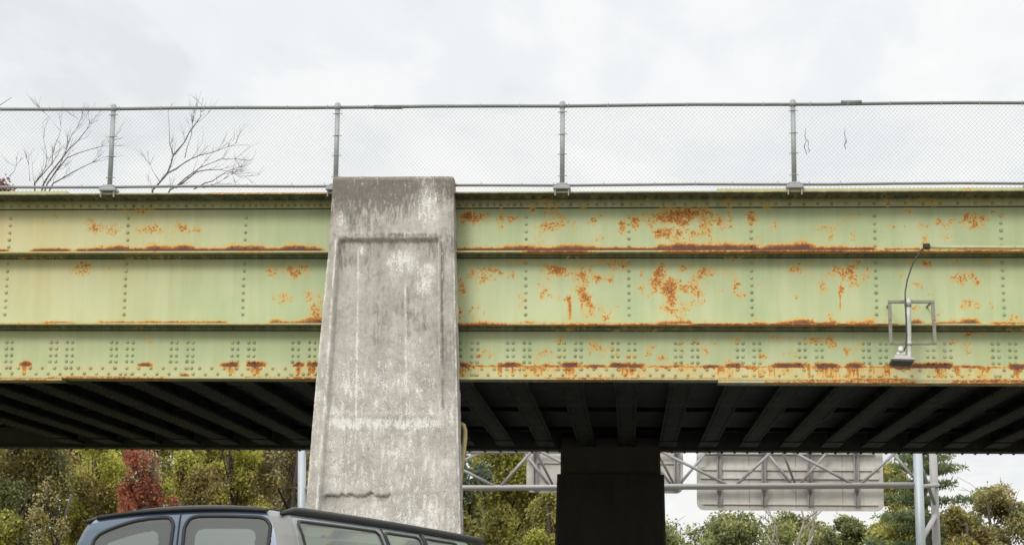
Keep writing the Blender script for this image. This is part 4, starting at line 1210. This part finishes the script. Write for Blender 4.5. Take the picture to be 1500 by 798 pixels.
# vehicle frame: x right, y forward, origin on the road below the middle of the tail
HW = .79
fx = Vector((math.cos(H), -math.sin(H), 0)); fy = Vector((math.sin(H), math.cos(H), 0))
org = vp0 - fx * HW - fy * .20; org.z = 0
VM = Matrix.Translation(org) @ Matrix.Rotation(-H, 4, 'Z') @ Matrix.Rotation(math.radians(-2.0), 4, 'Y')
ZR = 1.80    # roof edge height
van = empty('passenger_van', org, 'blue grey passenger van with barn door tail windows seen below the pillar', 'van', M=VM)
LEN = 4.15
W_Z = [(.32, .90), (.6, .955), (.95, .965), (1.12, .955), (1.62, .825), (1.70, .792), (1.745, .768), (1.775, .732), (1.793, .68), (1.80, .63)]
Y_Z = [(.32, .04), (.6, .0), (1.0, .0), (1.12, .02), (1.62, .15), (1.70, .172), (1.745, .188), (1.775, .215), (1.793, .25), (1.80, .30)]
wz = lambda z: np.interp(z, *zip(*W_Z)); yz = lambda z: np.interp(z, *zip(*Y_Z))
rc = .115
# reference outline (unit tail at half width 1)
ref = []
for y in np.arange(5.2, rc, -.03): ref.append(('L', y, 0))
for k in range(13): ref.append(('CL', k / 12 * 90, 0))
for x in np.linspace(-1, 1, 150)[1:-1]: ref.append(('T', x, 0))
for k in range(13): ref.append(('CR', k / 12 * 90, 0))
for y in np.arange(rc + .03, 5.23, .03): ref.append(('R', y, 0))
def roofz(y): return -.0020 * max(0, y) ** 2
def tailcrown(x): return .045 * (1 - (abs(x)) ** 2.2)
def skin(kind, a, z):
    w = wz(z); y0 = yz(z); f = sstep(1.0, 1.8, z)
    if kind == 'L': x, y = -w, max(a, y0 + rc)
    elif kind == 'R': x, y = w, max(a, y0 + rc)
    elif kind == 'CL': t = math.radians(a); x, y = -w + rc * (1 - math.cos(t)), y0 + rc * (1 - math.sin(t))
    elif kind == 'CR': t = math.radians(90 - a); x, y = w - rc * (1 - math.cos(t)), y0 + rc * (1 - math.sin(t))
    else: x, y = a * (w - rc), y0 - .03 * (1 - a * a) * .5
    zz = z + f * (roofz(y) + tailcrown(x / w) )
    return (x, y, zz)
zl = np.unique(np.round(np.concatenate([np.arange(.32, 1.1, .04), np.arange(1.1, 1.42, .02), np.arange(1.42, 1.55, .01), np.arange(1.55, 1.77, .005), np.arange(1.77, 1.8001, .005), [1.8]]), 4))
# windows given on the skin (tail: x fraction of flat part; sides: y)
def in_rr(u, v, u0, v0, u1, v1, r):
    if u < u0 or u > u1 or v < v0 or v > v1: return False
    cu = min(max(u, u0 + r), u1 - r); cv = min(max(v, v0 + r), v1 - r)
    return (u - cu) ** 2 + (v - cv) ** 2 <= r * r
TAILW = .60
WIN = {'tail_left': ('T', -.70, 1.14, -.045, 1.728, .06), 'tail_right': ('T', .045, 1.14, .672, 1.728, .08),
       's1': ('S', .36, 1.16, 2.0, 1.725, .05), 's2': ('S', 2.16, 1.16, 3.0, 1.725, .05), 's3': ('S', 3.12, 1.16, 4.05, 1.725, .05)}
def windscreen_y(z): return 4.35 + (1.80 - z) * 1.35
def win_of(kind, a, z):
    if kind in ('T', 'CL', 'CR'):
        x, y, _ = skin(kind, a, z)
        if kind == 'CR': return None
        if kind == 'CL' and a < 35: return None
        for k in ('tail_left', 'tail_right'):
            _, u0, v0, u1, v1, r = WIN[k]
            top_ = v1 - (.0 if k == 'tail_right' else .10 * max(0, (-.25 - x) / .45) ** 1.6)
            if in_rr(x, z, u0 + (z - 1.14) * .10 * (k == 'tail_left'), v0, u1, top_, r): return k
    elif kind in 'LR':
        for k in ('s1', 's2', 's3'):
            _, u0, v0, u1, v1, r = WIN[k]
            if in_rr(a, z, u0, v0, u1, v1, r): return k + kind
    return None
nzl = len(zl)
pts = [[skin(k, a, z) for z in zl] for (k, a, _) in ref]
shell = {'body': MB(), 'side_panel': MB(), 'corner_pillar': MB()}
glass = {}
def addq(mb, cache, i, j):
    ids = []
    for (ii, jj) in ((i, j), (i + 1, j), (i + 1, j + 1), (i, j + 1)):
        if (ii, jj) not in cache: cache[(ii, jj)] = len(mb.v); mb.v.append(pts[ii][jj])
        ids.append(cache[(ii, jj)])
    mb.f.append(tuple(ids))
caches = {k: {} for k in shell}; gc = {}; border = {}; bc = {}
def inner_ok(w_, x, z):
    _, u0, v0, u1, v1, r = WIN[w_]
    return in_rr(x, z, u0 + .085 + (z - 1.14) * .12 * (w_ == 'tail_left'), v0 + .08, u1 - .10, v1 - .085 - (.09 * max(0, (-.2 - x) / .45) ** 1.5 if w_ == 'tail_left' else 0), .05)

cellwin = {}
for i in range(len(ref) - 1):
    k, a, _ = ref[i]
    k2, a2, _ = ref[i + 1]
    for j in range(nzl - 1):
        zc = (zl[j] + zl[j + 1]) / 2
        am = (a + a2) / 2 if k == k2 else a
        x, y, _z = pts[i][j]
        if k in 'LR':
            if zc > 1.06 and y > windscreen_y(zc): continue
            if any((y - c_) ** 2 + (zc - .36) ** 2 < .40 ** 2 for c_ in (.98, 4.25)): continue
        w_ = win_of(k, am, zc)
        if w_:
            cellwin[(i, j)] = w_
            if w_.startswith('tail') and not inner_ok(w_, skin(k, am, zc)[0], zc):
                mb = border.setdefault(w_, MB()); addq(mb, bc.setdefault(w_, {}), i, j)
            else:
                mb = glass.setdefault(w_, MB()); addq(mb, gc.setdefault(w_, {}), i, j)
        else:
            key = 'corner_pillar' if ((k == 'CR' or (k == 'R' and y < .27)) and zc > 1.02) else 'side_panel' if k == 'R' else 'body'
            addq(shell[key], caches[key], i, j)
shell['body'].build('body', VP_, van, True); shell['side_panel'].build('side_panel', VPS, van, True); shell['corner_pillar'].build('corner_pillar', VG, van, True)
for w_, mb in glass.items():
    nm = 'tail_window' if w_.startswith('tail') else 'side_window'
    go = mb.build(nm, GLS if nm == 'tail_window' else GLD, van, True)
    if w_ in border and border[w_].v: border[w_].build('window_border', GLB, go, True)
    # rubber seal: tube on the boundary of the window cells
    cells = [c for c, q in cellwin.items() if q == w_]
    cs = set(cells); edges = {}
    for (i, j) in cells:
        for (a, b, n_) in (((i, j), (i + 1, j), (i, j - 1)), ((i + 1, j), (i + 1, j + 1), (i + 1, j)), ((i + 1, j + 1), (i, j + 1), (i, j + 1)), ((i, j + 1), (i, j), (i - 1, j))):
            if n_ not in cs: edges[a] = b
    st = next(iter(edges)); loop = [st]; c = edges[st]
    while c != st and len(loop) < 5000: loop.append(c); c = edges.get(c, st)
    L_ = [Vector(pts[a][b]) for a, b in loop]; n = len(L_)
    for it in range(4): L_ = [(L_[i - 1] + L_[i] * 2 + L_[(i + 1) % n]) / 4 for i in range(n)]
    L_ = L_[::2] + [L_[0]]
    sb = MB(); sb.tube(L_, .014, 6, False); sb.build('seal', RUB, go, True)
# roof panel
mb = MB()
ys = np.linspace(.30, 4.45, 40); xs = np.linspace(-1, 1, 21)
for y in ys:
    for x in xs:
        mb.v.append((x * .69, y - (.0 if y > .31 else 0), 1.80 + roofz(y) + tailcrown(x * .69 / .68 * .98) + .02 * (1 - x * x) * min(1, (y - .3) * 3)))
for i in range(len(ys) - 1):
    for k in range(20): a = i * 21 + k; mb.f.append((a, a + 1, a + 22, a + 21))
mb.build('roof', VP_, van, True)
# tail visor: dark lip along the rear roof edge
mb = MB()
vis = [(k, a) for (k, a, _) in ref if (k == 'CL' and a > 22) or (k == 'T') or (k == 'CR' and a < 30)]
nv = len(vis)
for q, (k, a) in enumerate(vis):
    e = min(1.0, q / 10, (nv - 1 - q) / 5)          # tapers away at both ends
    hi = Vector(skin(k, a, 1.80)); lo = Vector(skin(k, a, 1.800 - .028 * (.35 + .65 * e)))
    o_ = Vector((lo.x - hi.x, lo.y - hi.y, 0)); o_ = o_.normalized() if o_.length > 1e-6 else Vector((0, -1, 0))
    mb.v += [hi + Vector((0, 0, .002)) - o_ * .10, hi + Vector((0, 0, .012)) + o_ * .01, lo + o_ * (.012 + .02 * e) + Vector((0, 0, .018 * e + .004)), lo + o_ * (.012 + .024 * e), lo + o_ * .002 - Vector((0, 0, .006))]
for i in range(nv - 1):
    for k in range(4): a = i * 5 + k; mb.f.append((a, a + 1, a + 6, a + 5))
mb.build('tail_visor', RUB, van, True)
# roof rails
for sx in (-1, 1):
    mb = MB()
    mb.tube([(sx * .735, y, 1.800 + roofz(y) + (.0 if i else -.03)) for i, y in enumerate(np.linspace(.20, 5.0, 24))], [.014, .026] + [.031] * 22, 8)
    mb.build('roof_rail', RUB, van, True)
# tail door split, side pillar strips
mb = MB(); mb.tube([(0.0, skin('T', 0, z)[1] - .003, skin('T', 0, z)[2]) for z in np.arange(.6, 1.77, .05)], .007, 5); mb.build('door_seam', RUB, van)
for y0_, r_ in ((3.06, .028), (2.08, .010)):
    mb = MB(); mb.tube([(wz(z) + .002, y0_ + (z - 1.2) * .08, z + sstep(1., 1.8, z) * (roofz(y0_) + tailcrown(1))) for z in np.arange(1.0, 1.76, .05)], r_, 6); mb.build('door_seam', RUB, van, True)
# windscreen, bonnet, bumpers, wheels, lamps, seats, floor
mb = MB()
g_ = [(-.68, 4.40, 1.72), (.68, 4.40, 1.72), (.90, 5.28, 1.08), (-.90, 5.28, 1.08)]
mb.add(g_, [(0, 1, 2, 3)]); mb.build('windscreen', GLW, van)
mb = MB(); mb.box((0, 5.62, .88), (1.86, .9, .36), None, .12); mb.box((0, 5.62, .52), (1.80, .96, .34), None, .1); mb.build('bonnet', VP_, van, True)
mb = MB(); mb.box((0, -.06, .48), (1.84, .16, .2), None, .05); mb.build('bumper', RUB, van, True)
mb = MB(); mb.box((0, 6.1, .48), (1.84, .16, .2), None, .05); mb.build('bumper', RUB, van, True)
mb = MB(); mb.box((0, 2.7, .42), (1.72, 5.0, .16)); mb.box((0, .5, .8), (1.6, .1, .1)); mb.build('floor_pan', RUB, van)
for sx in (-1, 1):
    mb = MB(); mb.box((sx * .87, -.012, .98), (.10, .03, .30), None, .012); mb.build('tail_lamp', simple('red_lamp', (.25, .01, .01), .2), van)
    mb = MB(); mb.box((sx * .75, 6.075, .86), (.26, .05, .16), None, .02); mb.build('headlight', simple('clear_lamp', (.6, .6, .6), .15), van)
    for yw in (.98, 4.25):
        mb = MB(); mb.tube([(sx * .70, yw, .36), (sx * .72, yw, .36), (sx * .90, yw, .36), (sx * .92, yw, .36)], [.33, .36, .36, .33], 28); w_o = mb.build('wheel', RUB, van, True)
        mb = MB(); mb.tube([(sx * .915, yw, .36), (sx * .93, yw, .36)], [.23, .20], 20); mb.build('rim', ALU, w_o, True)
for (y, xs_) in ((1.5, (-.45, .45)), (2.6, (-.45, .45)), (3.7, (-.42, .42))):
    for x in xs_:
        mb = MB(); mb.box((x, y + .2, .72), (.52, .5, .16), None, .06); mb.box((x, y, 1.02), (.5, .14, .56), None, .06); mb.box((x, y, 1.40), (.28, .10, .16), None, .045)
        mb.build('seat', SEATM, van, True)
bpy.context.view_layer.update()
for o in van.children_recursive:   # built in the van's own frame
    o.matrix_parent_inverse = Matrix.Identity(4)

# ------------------------------------------------------------------ ground and road
mb = MB()
mb.add([(-900, -900, -.02), (900, -900, -.02), (900, 1400, -.02), (-900, 1400, -.02)], [(0, 1, 2, 3)])
tag(mb.build('ground', simple('dry_grass', (.15, .15, .075), .95, 0, .4, 1.2, .1)), kind='structure')
mb = MB(); mb.add([(-7.5, -200, 0), (7.5, -200, 0), (7.5, 600, 0), (-7.5, 600, 0)], [(0, 1, 2, 3)])
tag(mb.build('road', simple('asphalt', (.15, .148, .145), .9, 0, .25, 6, .2, .2)), kind='structure')
mb = MB()
for y in np.arange(-60, 300, 12): mb.add([(1.9, y, .004), (2.05, y, .004), (2.05, y + 3, .004), (1.9, y + 3, .004)], [(0, 1, 2, 3)])
for x in (-7.0, 6.85): mb.add([(x, -200, .004), (x + .15, -200, .004), (x + .15, 600, .004), (x, 600, .004)], [(0, 1, 2, 3)])
tag(mb.build('road_marking', simple('road_paint', (.7, .7, .68), .7, 0, .15, 9)), kind='structure')

# ------------------------------------------------------------------ sky and sun
W = bpy.data.worlds.new('World'); S.world = W; W.use_nodes = True
nt = W.node_tree; nt.nodes.clear(); g = G(nt)
out = nt.nodes.new('ShaderNodeOutputWorld'); bg = nt.nodes.new('ShaderNodeBackground')
sun_v = Vector((-.30, -.78, .56)).normalized()
sky = g.n('ShaderNodeTexSky', sky_type='NISHITA'); sky.sun_disc = False
sky.sun_elevation = math.asin(sun_v.z); sky.sun_rotation = math.atan2(sun_v.x, sun_v.y)
sky.dust_density = 2.0
vec = g.n('ShaderNodeTexCoord').outputs['Generated']
sp = g.n('ShaderNodeSeparateXYZ'); nt.links.new(vec, sp.inputs[0])
zc = g.math('MAXIMUM', sp.outputs[2], 0.0)
dn = g.math('ADD', zc, .16)
cb = g.n('ShaderNodeCombineXYZ')
nt.links.new(g.math('DIVIDE', sp.outputs[0], dn), cb.inputs[0]); nt.links.new(g.math('DIVIDE', sp.outputs[1], dn), cb.inputs[1])
v1 = g.map(cb.outputs[0], (1.0, .62, 1), (3.1, .4, 0))
n1 = g.noise(v1, 2.3, 6, .52, .5); n2 = g.noise(v1, 5.5, 5, .55, .3)
nn = g.math('ADD', g.math('MULTIPLY', n1, .72), g.math('MULTIPLY', n2, .28))
cl = g.ramp(nn, [(.36, (.81, .842, .862)), (.45, (.905, .925, .935)), (.52, (.98, .985, .978)), (.60, (1.04, 1.04, 1.02))], 'EASE')
# overcast sky grows brighter towards the zenith
zb = g.ramp(zc, [(0.0, .96), (.32, 1.0), (.6, 2.0), (1.0, 3.1)])
cloud = g.mix(1.0, cl, zb, 'MULTIPLY')
cs = g.n('ShaderNodeVectorMath', operation='SCALE'); nt.links.new(cloud, cs.inputs[0]); cs.inputs['Scale'].default_value = 10.2
fin = g.mix(.92, sky.outputs[0], cs.outputs[0])
nt.links.new(fin, bg.inputs[0]); bg.inputs[1].default_value = .1
nt.links.new(bg.outputs[0], out.inputs[0])
sl = bpy.data.lights.new('sun', 'SUN'); sl.energy = 1.5; sl.angle = math.radians(16); sl.color = (1, .96, .9)
so = bpy.data.objects.new('sun', sl); COL.objects.link(so)
so.rotation_euler = sun_v.to_track_quat('Z', 'Y').to_euler()
S.view_settings.view_transform = 'Standard'; S.view_settings.look = 'None'; S.view_settings.gamma = 1.0
S.view_settings.exposure = 0.0; S.view_settings.use_curve_mapping = False
S.render.engine = 'CYCLES'
S.cycles.use_denoising = True
S.cycles.max_bounces = 6; S.cycles.transparent_max_bounces = 10
